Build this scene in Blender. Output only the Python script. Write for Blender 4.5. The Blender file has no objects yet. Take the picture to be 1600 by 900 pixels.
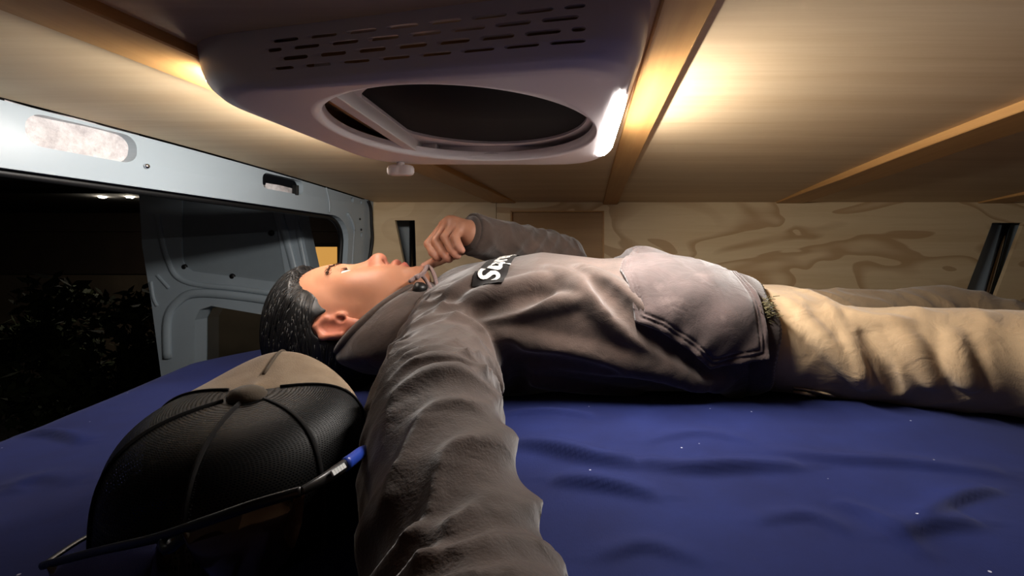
import bpy, bmesh, math, random
import numpy as np
from mathutils import Vector
from mathutils.geometry import delaunay_2d_cdt
import openvdb as vdb

random.seed(7); rng = np.random.default_rng(7)
SC = bpy.context.scene
COL = SC.collection
ZC = 1.60            # camera height above the van floor; shapes below are given relative to the camera
F, CX, CY = 740.0, 908.0, 410.0
PI = math.pi

# ------------------------------------------------------------------ camera, world, exposure
cam = bpy.data.cameras.new('camera'); cam_o = bpy.data.objects.new('camera', cam); COL.objects.link(cam_o)
cam.sensor_width = 36.0; cam.lens = F/1600*36.0
cam.shift_x = -(CX-800)/1600; cam.shift_y = -(450-CY)/1600
cam.clip_start = 0.01; cam.clip_end = 200
cam_o.location = (0, 0, ZC); cam_o.rotation_euler = (PI/2, 0, 0)
SC.camera = cam_o
W = bpy.data.worlds.new('night'); SC.world = W; W.use_nodes = True
W.node_tree.nodes['Background'].inputs[0].default_value = (0.30, 0.25, 0.22, 1)
W.node_tree.nodes['Background'].inputs[1].default_value = 0.006
vs_ = SC.view_settings
vs_.view_transform = 'Standard'; vs_.look = 'None'; vs_.gamma = 1.0; vs_.use_curve_mapping = False
vs_.exposure = 2.7
LED_POWER = 39.0; LED_LEFT = 17.0

# ------------------------------------------------------------------ materials
def srgb(r, g, b):
    f = lambda c: (c/255/12.92 if c/255 <= .04045 else ((c/255+.055)/1.055)**2.4)
    return (f(r), f(g), f(b), 1)
class NT:
    def __init__(self, name):
        m = bpy.data.materials.new(name); m.use_nodes = True
        self.m = m; self.t = m.node_tree; self.b = self.t.nodes['Principled BSDF']
    def n(self, typ, **kw):
        nd = self.t.nodes.new(typ)
        for k, v in kw.items():
            if k.startswith('i_'):
                nd.inputs[k[2:].replace('_', ' ')].default_value = v
            else: setattr(nd, k, v)
        return nd
    def l(self, a, b): self.t.links.new(a, b)
    def pos(self, scale=(1, 1, 1), loc=(0, 0, 0), rot=(0, 0, 0)):
        g = self.n('ShaderNodeNewGeometry'); mp = self.n('ShaderNodeMapping')
        mp.inputs['Scale'].default_value = scale; mp.inputs['Location'].default_value = loc; mp.inputs['Rotation'].default_value = rot
        self.l(g.outputs['Position'], mp.inputs['Vector']); return mp.outputs[0]
    def noise(self, vec, scale, detail=4, rough=.55, dist=0.):
        nd = self.n('ShaderNodeTexNoise'); nd.inputs['Scale'].default_value = scale; nd.inputs['Detail'].default_value = detail
        nd.inputs['Roughness'].default_value = rough; nd.inputs['Distortion'].default_value = dist
        self.l(vec, nd.inputs['Vector']); return nd.outputs[0]
    def ramp(self, fac, stops):
        r = self.n('ShaderNodeValToRGB'); e = r.color_ramp.elements
        while len(e) < len(stops): e.new(.5)
        for el, (p, c) in zip(e, stops): el.position = p; el.color = c if len(c) == 4 else (*c, 1)
        self.l(fac, r.inputs[0]); return r.outputs[0]
    def mix(self, fac, a, b, blend='MIX'):
        x = self.n('ShaderNodeMix', data_type='RGBA', blend_type=blend)
        if isinstance(fac, (int, float)): x.inputs[0].default_value = fac
        else: self.l(fac, x.inputs[0])
        for v, s in ((a, x.inputs[6]), (b, x.inputs[7])):
            if isinstance(v, tuple): s.default_value = v
            else: self.l(v, s)
        return x.outputs[2]
    def bump(self, h, strength=.3, dist=.002):
        b = self.n('ShaderNodeBump'); b.inputs['Strength'].default_value = strength; b.inputs['Distance'].default_value = dist
        self.l(h, b.inputs['Height']); self.l(b.outputs[0], self.b.inputs['Normal'])
    def base(self, c):
        if isinstance(c, tuple): self.b.inputs['Base Color'].default_value = c
        else: self.l(c, self.b.inputs['Base Color'])
    def set(self, **kw):
        for k, v in kw.items(): self.b.inputs[k.replace('_', ' ')].default_value = v
        return self
def plain(name, rgb, rough=.5, metal=0., spec=.5, nz=0., nscale=60):
    t = NT(name); c = srgb(*rgb)
    if nz:
        n = t.noise(t.pos(), nscale, 5)
        d = tuple(x*(1-nz) for x in c[:3])+(1,); u = tuple(min(1, x*(1+nz)) for x in c[:3])+(1,)
        t.base(t.ramp(n, [(.3, d), (.7, u)]))
    else: t.base(c)
    t.set(Roughness=rough, Metallic=metal); t.b.inputs['Specular IOR Level'].default_value = spec
    return t.m
def plywood(name, light, dark, knots=0., along='x', rough=.5, seed=0.):
    t = NT(name)
    s = {'x': (1.2, 26, 26), 'y': (26, 1.2, 26), 'z': (26, 26, 1.2)}[along]
    v = t.pos(s, (seed, seed*1.7, seed*.6))
    fine = t.noise(v, 4.0, 8, .7)
    s2 = tuple(x*.25 for x in s)
    broad = t.noise(t.pos(s2, (seed*3, seed, 2)), 3.0, 3, .5, .4)
    c = t.ramp(fine, [(.25, srgb(*dark)), (.75, srgb(*light))])
    c2 = t.mix(.45, c, t.ramp(broad, [(.3, srgb(*dark)), (.62, srgb(*light))]))
    if knots:
        w = t.noise(t.pos((1.4, 1, 3.6), (seed, .3, .8)), 1.9, 2, .45, .6)
        m = t.n('ShaderNodeMath', operation='MULTIPLY'); m.inputs[1].default_value = 5.5; t.l(w, m.inputs[0])
        fr = t.n('ShaderNodeMath', operation='FRACT'); t.l(m.outputs[0], fr.inputs[0])
        band = t.ramp(fr.outputs[0], [(0., (0, 0, 0)), (.50, (0, 0, 0)), (.80, (1, 1, 1)), (.90, (1, 1, 1)), (.93, (0, 0, 0))])
        mk = t.n('ShaderNodeMath', operation='MULTIPLY'); mk.inputs[1].default_value = knots; t.l(band, mk.inputs[0])
        c2 = t.mix(mk.outputs[0], c2, srgb(172, 124, 76))
    t.base(c2); t.set(Roughness=rough); t.b.inputs['Specular IOR Level'].default_value = .3
    t.bump(fine, .12, .001)
    return t.m
def fabric(name, rgb, rgb2, scale=30, weave=900, rough=.9, sheen=.25, strength=.25, wear=None, crease=0.):
    t = NT(name)
    n = t.noise(t.pos(), scale, 6, .6)
    c = t.ramp(n, [(.3, srgb(*rgb2)), (.7, srgb(*rgb))])
    if wear:
        w = t.noise(t.pos((1, 1, 1), (3, 1, 2)), 22, 5, .65)
        c = t.mix(t.ramp(w, [(.60, (0, 0, 0)), (.80, (.6, .6, .6))]), c, srgb(*wear))
    t.base(c)
    wv = t.noise(t.pos(), weave, 2, .5)
    t.bump(wv, strength, .0006)
    if crease:
        cr = t.noise(t.pos((1, 1, 1), (1, 2, 3)), 26, 3, .5, 1.2)
        b0 = t.n('ShaderNodeBump'); b0.inputs['Strength'].default_value = crease; b0.inputs['Distance'].default_value = .006
        t.l(cr, b0.inputs['Height'])
        nb = [x for x in t.t.nodes if x.type == 'BUMP' and x != b0][0]; t.l(b0.outputs[0], nb.inputs['Normal'])
    t.set(Roughness=rough); t.b.inputs['Sheen Weight'].default_value = sheen; t.b.inputs['Specular IOR Level'].default_value = .15
    return t.m
M = {}
M['ceil'] = plywood('plywood_ceiling', (230, 206, 168), (206, 176, 134), along='x', rough=.55, seed=.3)
M['batten'] = plywood('batten_wood', (206, 160, 100), (176, 126, 72), along='y', rough=.45, seed=1.4)
M['wallply'] = plywood('pine_plywood_wall', (236, 212, 170), (218, 188, 142), knots=.55, along='x', rough=.5, seed=.9)
M['wallply2'] = plywood('plain_plywood_wall', (232, 208, 170), (214, 186, 144), knots=.15, along='x', rough=.5, seed=4.2)
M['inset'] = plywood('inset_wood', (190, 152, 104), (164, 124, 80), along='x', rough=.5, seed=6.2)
M['paint'] = plain('van_paint', (158, 170, 178), .32, nz=.03, nscale=9)
M['paint_in'] = plain('van_paint_shell', (170, 180, 186), .4)
M['doorpaint'] = plain('door_paint', (176, 190, 200), .35, nz=.04, nscale=12)
M['plate'] = plain('door_plate', (146, 158, 166), .45, nz=.05, nscale=12)
M['black'] = plain('black_rubber', (14, 14, 15), .5)
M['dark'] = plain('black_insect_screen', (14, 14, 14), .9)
M['chrome'] = plain('polished_steel', (205, 205, 208), .12, 1.0)
M['fan'] = plain('fan_plastic', (236, 228, 230), .38, nz=.02, nscale=8)
M['fan_in'] = plain('fan_plastic_inner', (222, 214, 216), .45)
M['slot'] = plain('fan_blade_plastic', (70, 66, 66), .4)
M['knobw'] = plain('white_knob', (222, 214, 212), .35)
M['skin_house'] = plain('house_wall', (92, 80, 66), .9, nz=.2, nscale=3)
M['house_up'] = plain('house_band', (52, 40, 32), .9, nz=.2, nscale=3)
M['roof'] = plain('house_roof', (26, 22, 20), .9)
M['ground'] = plain('ground', (34, 32, 28), .95, nz=.3, nscale=4)
M['leaf'] = plain('leaf', (46, 54, 30), .8, spec=.2, nz=.4, nscale=30)
M['bark'] = plain('bark', (38, 30, 22), .9, nz=.3, nscale=30)
M['white'] = plain('bounce_white', (226, 222, 214), .6)  # white chosen for the unseen walls so they bounce more light
M['floor'] = plain('van_floor', (74, 66, 58), .7, nz=.1, nscale=10)
def emit(name, rgb, st):
    t = NT(name); t.base((0, 0, 0, 1)); t.b.inputs['Emission Color'].default_value = srgb(*rgb) if max(rgb) > 1.01 else (*rgb, 1)
    t.b.inputs['Emission Strength'].default_value = st; return t.m
M['led'] = emit('led_diffuser', (1.0, .94, .88), LED_POWER)
M['led_l'] = emit('led_diffuser_left', (1.0, .94, .88), LED_LEFT)  # left strip simply set weaker than the right so the header stays unclipped
M['lampw'] = emit('soffit_bulb', (1.0, .88, .7), 70.0)
M['litwin'] = emit('lit_window', (.85, .42, .09), .11)
M['hood'] = fabric('hoodie_fleece', (80, 65, 58), (62, 51, 45), 26, 700, .92, .35, .5, crease=.35)
M['pocket'] = fabric('worn_fleece', (74, 61, 59), (59, 49, 47), 40, 700, .92, .35, .5, wear=(108, 94, 91), crease=.3)
M['rib'] = fabric('ribbed_band', (70, 58, 53), (58, 47, 43), 40, 500, .92, .3, .5)
M['pants'] = fabric('khaki_cotton', (170, 146, 114), (152, 128, 98), 14, 800, .85, .2, .35, crease=.45)
M['patch'] = fabric('logo_patch', (26, 22, 21), (20, 17, 16), 50, 900, .85, .1, .2)
M['logo'] = plain('logo_thread', (226, 222, 216), .7)
M['cord'] = fabric('drawstring_cord', (150, 126, 122), (120, 100, 98), 300, 1200, .9, .2, .5)
M['tan'] = fabric('cap_canvas', (160, 140, 116), (138, 118, 95), 60, 900, .9, .2, .4)
M['button'] = fabric('cap_button', (104, 92, 78), (84, 74, 62), 90, 900, .85, .2, .3)
M['capblk'] = fabric('cap_black_tape', (24, 22, 22), (16, 15, 15), 90, 900, .9, .1, .3)
M['frame'] = plain('glasses_frame', (22, 22, 23), .38)
M['tipblue'] = plain('temple_tip_blue', (38, 74, 190), .4)
M['mark'] = plain('temple_print', (225, 228, 228), .5)
M['hair'] = plain('black_hair', (12, 10, 10), .5, nz=.3, nscale=200)
M['brow'] = plain('brow_hair', (52, 34, 26), .8, spec=.1)
M['tuft'] = plain('olive_tuft', (92, 84, 54), .9, nz=.4, nscale=400)
M['lock'] = plain('cord_lock', (20, 19, 19), .4)

def sheet_mat():
    t = NT('blue_sheet')
    n = t.noise(t.pos((1, 1, 1)), 11, 5, .6)
    c = t.ramp(n, [(.3, srgb(17, 24, 66)), (.7, srgb(23, 33, 82))])
    v = t.n('ShaderNodeTexVoronoi'); v.inputs['Scale'].default_value = 38; t.l(t.pos(), v.inputs['Vector'])
    sp = t.ramp(v.outputs['Distance'], [(.0, (1, 1, 1)), (.030, (.9, .9, .9)), (.042, (0, 0, 0))])
    c = t.mix(sp, c, srgb(176, 178, 196))
    t.base(c); t.set(Roughness=.85); t.b.inputs['Sheen Weight'].default_value = .05; t.b.inputs['Specular IOR Level'].default_value = .1
    st = t.noise(t.pos((8, 1, 1)), 260, 2, .5)
    t.bump(st, .25, .0008); return t.m
M['sheet'] = sheet_mat()
def mesh_net():
    t = NT('cap_mesh_net')
    t.base(srgb(10, 10, 10)); t.set(Roughness=.55); t.b.inputs['Specular IOR Level'].default_value = .25
    uv = t.n('ShaderNodeTexCoord')
    v = t.n('ShaderNodeTexVoronoi'); v.inputs['Scale'].default_value = 1.0; v.inputs['Randomness'].default_value = .12
    t.l(uv.outputs['UV'], v.inputs['Vector'])
    f = t.ramp(v.outputs['Distance'], [(.21, (1, 1, 1)), (.28, (0, 0, 0))])
    tr = t.n('ShaderNodeBsdfTransparent'); mx = t.n('ShaderNodeMixShader')
    out = t.t.nodes['Material Output']
    t.l(f, mx.inputs[0]); t.l(t.b.outputs[0], mx.inputs[1]); t.l(tr.outputs[0], mx.inputs[2]); t.l(mx.outputs[0], out.inputs[0])
    return t.m
M['net'] = mesh_net()
def lens_mat():
    t = NT('amber_lens'); t.base(srgb(112, 84, 58)); t.set(Roughness=.08, Metallic=.85)
    t.b.inputs['IOR'].default_value = 1.45; t.b.inputs['Coat Weight'].default_value = .5; return t.m
M['lens'] = lens_mat()
def glass_mat():
    t = NT('window_glass'); t.base((.75, .80, .80, 1)); t.set(Roughness=.02); t.b.inputs['Transmission Weight'].default_value = 1.0; t.b.inputs['IOR'].default_value = 1.45; return t.m
M['glass'] = glass_mat()
def wool():
    t = NT('white_wool'); n = t.noise(t.pos(), 60, 6, .7)
    t.base(t.ramp(n, [(.3, srgb(170, 164, 166)), (.62, srgb(216, 212, 212))])); t.set(Roughness=.95); t.bump(n, .6, .006); return t.m
M['wool'] = wool()
def skin():
    t = NT('skin')
    a = t.n('ShaderNodeAttribute'); a.attribute_name = 'tint'
    n = t.noise(t.pos(), 70, 4, .6)
    c = t.mix(.3, a.outputs[0], t.mix(1., a.outputs[0], t.ramp(n, [(.3, (.82, .76, .72)), (.7, (1, 1, 1))]), 'MULTIPLY'))
    t.base(c); t.set(Roughness=.48); t.b.inputs['Specular IOR Level'].default_value = .35
    t.b.inputs['Subsurface Weight'].default_value = .12; t.b.inputs['Subsurface Radius'].default_value = (.006, .0025, .0012)
    t.bump(t.noise(t.pos(), 900, 3, .6), .12, .0004); return t.m
M['skin'] = skin()
def eye_mat():
    t = NT('eyeball'); a = t.n('ShaderNodeAttribute'); a.attribute_name = 'tint'; t.base(a.outputs[0]); t.set(Roughness=.08); return t.m
M['eye'] = eye_mat()

# ------------------------------------------------------------------ mesh helpers
ORG = {}
def P(px, py, Y): return np.array([(px-CX)/F*Y, Y, (CY-py)/F*Y])
def tagp(o, label=None, cat=None, group=None, kind=None):
    if label: o['label'] = label
    if cat: o['category'] = cat
    if group: o['group'] = group
    if kind: o['kind'] = kind
    return o
def empty(name, loc, label=None, cat=None, group=None, kind=None):
    o = bpy.data.objects.new(name, None); COL.objects.link(o); o.empty_display_size = .05
    l = np.array(loc, float)+np.array([0, 0, ZC]); o.location = l; ORG[o.name] = l
    return tagp(o, label, cat, group, kind)
def mk(name, verts, faces, mat, parent=None, smooth=True, label=None, cat=None, group=None, kind=None, tint=None, uv=None):
    v = np.asarray(verts, float)+np.array([0, 0, ZC])
    if parent is None:
        lo, hi = v.min(0), v.max(0); org = np.array([(lo[0]+hi[0])/2, (lo[1]+hi[1])/2, lo[2]])
    else: org = ORG[parent.name]
    me = bpy.data.meshes.new(name)
    me.from_pydata((v-org).tolist(), [], [tuple(int(i) for i in f) for f in faces] if not isinstance(faces, np.ndarray) else faces.tolist())
    me.update()
    if smooth: me.polygons.foreach_set('use_smooth', [True]*len(me.polygons))
    me.materials.append(M[mat] if isinstance(mat, str) else mat)
    if tint is not None:
        a = me.color_attributes.new('tint', 'FLOAT_COLOR', 'POINT')
        c = np.ones((len(v), 4), np.float32); c[:, :3] = tint
        a.data.foreach_set('color', c.ravel())
    if uv is not None:
        ul = me.uv_layers.new(name='uv')
        li = np.empty(len(me.loops), np.int32); me.loops.foreach_get('vertex_index', li)
        ul.data.foreach_set('uv', np.asarray(uv, np.float32)[li].ravel())
    o = bpy.data.objects.new(name, me); COL.objects.link(o)
    if parent is not None: o.parent = parent; ORG[o.name] = org
    else: o.location = org; ORG[o.name] = org
    return tagp(o, label, cat, group, kind)
def bevel(o, w=.002, seg=2, ang=40):
    m = o.modifiers.new('bevel', 'BEVEL'); m.width = w; m.segments = seg; m.limit_method = 'ANGLE'; m.angle_limit = math.radians(ang)
    return o
def boxv(lo, hi):
    (x0, y0, z0), (x1, y1, z1) = lo, hi
    v = [(x0, y0, z0), (x1, y0, z0), (x1, y1, z0), (x0, y1, z0), (x0, y0, z1), (x1, y0, z1), (x1, y1, z1), (x0, y1, z1)]
    f = [(0, 3, 2, 1), (4, 5, 6, 7), (0, 1, 5, 4), (1, 2, 6, 5), (2, 3, 7, 6), (3, 0, 4, 7)]
    return v, f
def box(name, lo, hi, mat, parent=None, bw=.002, **kw):
    v, f = boxv(lo, hi); o = mk(name, v, f, mat, parent, smooth=False, **kw)
    if bw: bevel(o, bw)
    return o
def catmull(pts, n):
    p = np.asarray(pts, float); k = len(p)
    t = np.linspace(0, k-1, n); out = []
    for x in t:
        i = min(int(x), k-2); u = x-i
        p0, p1, p2, p3 = p[max(i-1, 0)], p[i], p[i+1], p[min(i+2, k-1)]
        out.append(.5*((2*p1)+(-p0+p2)*u+(2*p0-5*p1+4*p2-p3)*u*u+(-p0+3*p1-3*p2+p3)*u**3))
    return np.array(out)
def tubev(path, r, sides=10, closed=False, flat=1.0, up=(0, 0, 1)):
    p = np.asarray(path, float); n = len(p); r = np.broadcast_to(np.asarray(r, float), (n,))
    v, f = [], []
    prev = None
    for i in range(n):
        a = p[(i-1) % n] if closed else p[max(i-1, 0)]; b = p[(i+1) % n] if closed else p[min(i+1, n-1)]
        t = b-a; t = t/(np.linalg.norm(t)+1e-12)
        if prev is None:
            u = np.array(up, float); u = u-t*np.dot(u, t)
            if np.linalg.norm(u) < 1e-3: u = np.array([1., 0, 0])-t*t[0]
        else: u = prev-t*np.dot(prev, t)
        u /= np.linalg.norm(u); prev = u; w = np.cross(t, u)
        for k in range(sides):
            a_ = 2*PI*k/sides
            v.append(p[i]+r[i]*(math.cos(a_)*u*flat+math.sin(a_)*w))
    m = n if closed else n-1
    for i in range(m):
        for k in range(sides):
            j = (i+1) % n
            f.append((i*sides+k, i*sides+(k+1) % sides, j*sides+(k+1) % sides, j*sides+k))
    if not closed:
        f.append(tuple(range(sides))[::-1]); f.append(tuple((n-1)*sides+k for k in range(sides)))
    return v, f
def tube(name, path, r, mat, parent=None, sides=10, closed=False, flat=1.0, up=(0, 0, 1), **kw):
    v, f = tubev(path, r, sides, closed, flat, up); return mk(name, v, f, mat, parent, **kw)
def join(parts):
    V, Fc, o = [], [], 0
    for v, f in parts:
        V += [tuple(x) for x in v]; Fc += [tuple(i+o for i in q) for q in f]; o += len(v)
    return V, Fc
def loftv(rings, closed_ring=True, cap=False):
    n = len(rings[0]); v = [tuple(p) for r in rings for p in r]; f = []
    for i in range(len(rings)-1):
        for k in range(n if closed_ring else n-1):
            j = (k+1) % n
            f.append((i*n+k, i*n+j, (i+1)*n+j, (i+1)*n+k))
    if cap: f.append(tuple(range(n))[::-1]); f.append(tuple((len(rings)-1)*n+k for k in range(n)))
    return v, f
def lathe(prof, seg=24, c=(0, 0, 0), ax=(0, 0, 1)):
    ax = np.array(ax, float); ax /= np.linalg.norm(ax)
    u = np.cross(ax, [0, 1, 0] if abs(ax[1]) < .9 else [1, 0, 0]); u /= np.linalg.norm(u); w = np.cross(ax, u); c = np.array(c, float)
    rings = [[c+ax*h+r*(math.cos(2*PI*k/seg)*u+math.sin(2*PI*k/seg)*w) for k in range(seg)] for r, h in prof]
    return loftv(rings, cap=True)
def inpoly(x, y, poly):
    r = False; j = len(poly)-1
    for i in range(len(poly)):
        xi, yi = poly[i]; xj, yj = poly[j]
        if (yi > y) != (yj > y) and x < (xj-xi)*(y-yi)/(yj-yi)+xi: r = not r
        j = i
    return r
def rrect(x0, x1, y0, y1, r, n=6):
    pts = []
    for cx, cy, a0 in ((x1-r, y1-r, 0), (x0+r, y1-r, PI/2), (x0+r, y0+r, PI), (x1-r, y0+r, 3*PI/2)):
        for k in range(n+1): a = a0+PI/2*k/n; pts.append((cx+r*math.cos(a), cy+r*math.sin(a)))
    return pts
def dense(poly, d):
    out = []
    for i in range(len(poly)):
        a, b = np.array(poly[i]), np.array(poly[(i+1) % len(poly)]); k = max(1, int(np.linalg.norm(b-a)/d))
        for q in range(k): out.append(tuple(a+(b-a)*q/k))
    return out
def platev(outer, holes, top, bot, step):
    """plate with holes: outlines in (u,v), top/bot map (u,v) to the two faces"""
    outer = dense(outer, step); holes = [dense(h, step) for h in holes]
    pts = list(outer); edges = [(i, (i+1) % len(outer)) for i in range(len(outer))]
    for h in holes:
        o = len(pts); pts += h; edges += [(o+i, o+(i+1) % len(h)) for i in range(len(h))]
    xs = [p[0] for p in outer]; ys = [p[1] for p in outer]
    x = min(xs)+step*.5
    while x < max(xs):
        y = min(ys)+step*.5
        while y < max(ys):
            if inpoly(x, y, outer) and not any(inpoly(x, y, h) for h in holes): pts.append((x+.01*step*random.random(), y+.01*step*random.random()))
            y += step
        x += step
    r = delaunay_2d_cdt([Vector(p) for p in pts], edges, [], 0, 1e-6)
    P2 = [(p[0], p[1]) for p in r[0]]; tri = []
    for fc in r[2]:
        cx = sum(P2[i][0] for i in fc)/len(fc); cy = sum(P2[i][1] for i in fc)/len(fc)
        if inpoly(cx, cy, outer) and not any(inpoly(cx, cy, h) for h in holes): tri.append(tuple(fc))
    n = len(P2)
    V = [tuple(top(*p)) for p in P2]+[tuple(bot(*p)) for p in P2]
    Fc = list(tri)+[tuple(i+n for i in reversed(t)) for t in tri]
    cnt = {}
    for t in tri:
        for a, b in zip(t, t[1:]+t[:1]): cnt[(a, b)] = 1
    for (a, b) in cnt:
        if (b, a) not in cnt: Fc.append((b, a, a+n, b+n))
    return V, Fc
def plate(name, outer, holes, top, bot, step, mat, parent=None, fixn=True, **kw):
    v, f = platev(outer, holes, top, bot, step)
    o = mk(name, v, f, mat, parent, smooth=False, **kw)
    if fixn:
        bm = bmesh.new(); bm.from_mesh(o.data); bmesh.ops.recalc_face_normals(bm, faces=bm.faces); bm.to_mesh(o.data); bm.free()
    return o

# ------------------------------------------------------------------ the van: ceiling, walls, floor
D = 1.35
def zc(y): return .1715+.065*(1.35-y)-.03*(1.35-y)**2
def hx(y): return float(np.interp(y, HXY, HXV))
_c = np.polyfit([.3, .59, .88, 1.37], [.775, .724, .658, .589], 2); HXY = np.linspace(-1.2, 1.6, 60); HXV = np.polyval(_c, np.clip(HXY, .0, 1.5))
YN = -.9; XR = 1.75; ZF = -1.6
ceil_root = empty('ceiling', (0, .4, .2), kind='structure')
def ceil_panel(outer, holes=(), step=.05):
    return plate('ceiling_panel', outer, list(holes), lambda x, y: (x, y, zc(y)), lambda x, y: (x, y, zc(y)+.006), step, 'ceil', ceil_root)
def dx(y, o=0.): return -.450+.20*(y-.37)+o         # line of the batten left of the fan
ys_ = np.linspace(YN, 1.349, 14)
hx_out = [(-hx(y)+.003, y) for y in ys_[::-1]]
ceil_panel([(dx(YN, .03), YN), (dx(1.349, .03), 1.349)]+hx_out)
ceil_panel([(dx(YN, .032), YN), (.082, YN), (.082, 1.349), (dx(1.349, .032), 1.349)], [rrect(-.275, .02, .445, .735, .01)])
for a, b in ((.084, .598), (.600, 1.17), (1.172, XR)): ceil_panel([(a, YN), (b, YN), (b, 1.349), (a, 1.349)])
def batten(n, xl, xr, mat, th=.011, flat_end=True):
    rings = []
    for y in np.linspace(YN+.01, 1.348, 40):
        zt = zc(y)+.0005; zb = zc(y)-th
        if flat_end: zb = zc(y)-th*min(1, .25+.75*(1.36-y)/.35)
        l, r = xl(y), xr(y)
        rings.append([(l, y, zt), (l, y, zb+.0015), (l+.0015, y, zb), (r-.0015, y, zb), (r, y, zb+.0015), (r, y, zt)])
    v, f = loftv(rings, cap=True)
    return mk('trim_%d' % n, v, f, mat, smooth=False, kind='structure')
batten(1, lambda y: .062, lambda y: .104, 'batten', .007, False)
batten(2, lambda y: .555, lambda y: .635, 'batten', .013)
batten(3, lambda y: 1.13, lambda y: 1.21, 'batten', .013)
batten(4, lambda y: dx(y), lambda y: dx(y, .068), 'batten', .011)

# back wall: pine plywood with slanted pole slots and an inset panel
wb = plate('wall_back', [(-.241, ZF), (XR, ZF), (XR, zc(D)+.02), (-.241, zc(D)+.02)],
           [[(-.200, -.03), (.064, -.03), (.064, .146), (-.200, .146)],
            [(1.045, -.22), (1.135, -.22), (1.262, .113), (1.172, .113)]],
           lambda x, z: (x, D, z), lambda x, z: (x, D+.012, z), .06, 'wallply', kind='structure')
plate('panel', [(-.60, ZF), (-.2425, ZF), (-.2425, zc(D)+.02), (-.60, zc(D)+.02)],
      [[(-.478, -.14), (-.466, -.14), (-.474, .120), (-.531, .120)]],
      lambda x, z: (x, D, z), lambda x, z: (x, D+.012, z), .06, 'wallply2', wb)
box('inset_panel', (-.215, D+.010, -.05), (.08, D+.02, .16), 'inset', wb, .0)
for lo, hi in (((-.200, D-.002, .143), (.064, D+.011, .147)), ((-.2015, D-.002, -.03), (-.197, D+.011, .147)), ((.061, D-.002, -.03), (.0655, D+.011, .147))):
    box('inset_frame', lo, hi, 'batten', wb, .0005)
def pole(pth, lab):
    r = empty('support_pole', pth[0]-np.array([0, 0, .0]), lab, 'pole')
    tube('shaft', pth, .0095, 'chrome', r, 20)
    v, f = lathe([(.014, 0), (.017, .004), (.017, .02), (.012, .03)], 20, pth[0], pth[-1]-pth[0]); mk('foot_socket', v, f, 'black', r)
pole(np.array([[-.496, D+.05, -1.58], [-.498, D+.05, .16]]), 'polished steel pole behind the narrow slot near the person\'s raised hand')
pole(np.array([[1.068, D+.030, -.5], [1.250, D+.030, .15]]), 'leaning polished steel pole in the wide slot behind the legs')
box('bracket', (1.04, D+.014, -.53), (1.095, D+.044, -.495), 'black', None, .002, label='small black bracket carrying the leaning steel pole behind the wall', cat='bracket')
# van skin behind the plywood
box('wall_rear_skin', (-.62, D+.12, ZF), (XR, D+.14, .26), 'paint_in', None, 0, kind='structure')
v, f = boxv((1.11, D+.046, -.3), (1.36, D+.06, .2))
v = [(x+(z-.1)*.42*1., y, z) for x, y, z in v]
mk('trim_5', v, f, 'paint', smooth=False, kind='structure')
box('wall_right', (XR, YN, ZF), (XR+.03, D+.14, .27), 'white', None, 0, kind='structure')  # out of view like the near wall, white to throw light back inside
box('wall_near', (-.85, YN-.03, ZF), (XR+.03, YN, .27), 'white', None, 0, kind='structure')
box('floor', (-.80, YN-.03, ZF-.03), (XR+.03, D+.14, ZF), 'floor', None, 0, kind='structure')
box('roof', (-.80, YN-.03, .262), (XR+.03, D+.14, .275), 'paint_in', None, 0, kind='structure')

# rear frame: painted header, rounded corner and pillar
zl = .118; arc = [(1.252-.07+.07*math.cos(a), zl-.07+.07*math.sin(a)) for a in np.linspace(0, PI/2, 9)]
outer = [(1.348, ZF), (1.348, .183)]+[(y, zc(y)-.0025) for y in np.linspace(1.30, YN, 24)]+[(YN, zl)]+arc[::-1]+[(1.252, ZF)]
hole1 = rrect(.608, .735, .152, .1945, .018); hole2 = rrect(.965, 1.075, .152, .184, .012)
def slope(z): return .10*max(0., .16-z) if z > .05 else .011+.02*min(1, (.05-z)/.3)
wl = plate('wall_left', outer, [hole1, hole2, rrect(1.245, 1.258, .158, .172, .006), rrect(1.285, 1.293, .158, .168, .0035), rrect(1.30, 1.308, .07, .083, .0035)],
           lambda y, z: (-hx(y)-slope(z), y, z), lambda y, z: (-hx(y)-slope(z)-.014, y, z), .03, 'paint', kind='structure')
# pressed channel in the pillar, rubber seal along the opening, wiring, screws
pth = [(-hx(y)-slope(z)-.012, y, z) for y, z in [(YN+.02, zl-.001)]+[(y, zl-.001) for y in np.linspace(-.5, 1.10, 18)]+arc[::-1]+[(1.252, z) for z in np.linspace(.03, -1.5, 14)]]
tube('door_seal', [(x-.006, y-.002, z-.003) for x, y, z in pth], .006, 'black', wl, 8)
rib = catmull([(-hx(1.15)+.0005, 1.15, .182), (-hx(1.16)+.001, 1.16, .15), (-hx(1.165)+.0, 1.162, .122)], 10)
tube('body_seam', rib, .0016, 'paint', wl, 6)
rib = catmull([(-hx(1.255)-slope(.1)+.001, 1.235, .128), (-hx(1.27)-slope(.1)+.001, 1.265, .095), (-hx(1.27)-slope(0)+.001, 1.275, .04), (-hx(1.27)-slope(-.2), 1.275, -.3)], 24)
tube('pressed_rib', rib, .004, 'paint', wl, 8)
cabs = catmull([(-hx(1.32)+.004, 1.315, .170), (-hx(1.33)+.005, 1.325, .150), (-hx(1.33)+.004, 1.332, .110), (-hx(1.33)+.002, 1.34, .055), (-hx(1.33)-.01, 1.335, -.02)], 30)
tube('wiring_cable', cabs, .0042, 'black', None, 8, label='black wiring cable running down the corner beside the plywood wall', cat='cable')
v, f = lathe([(.004, 0), (.004, .003), (.002, .0045)], 12, (-hx(.748)+.0, .748, .152), (1, 0, 0)); mk('screw_head', v, f, 'chrome', wl)
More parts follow.
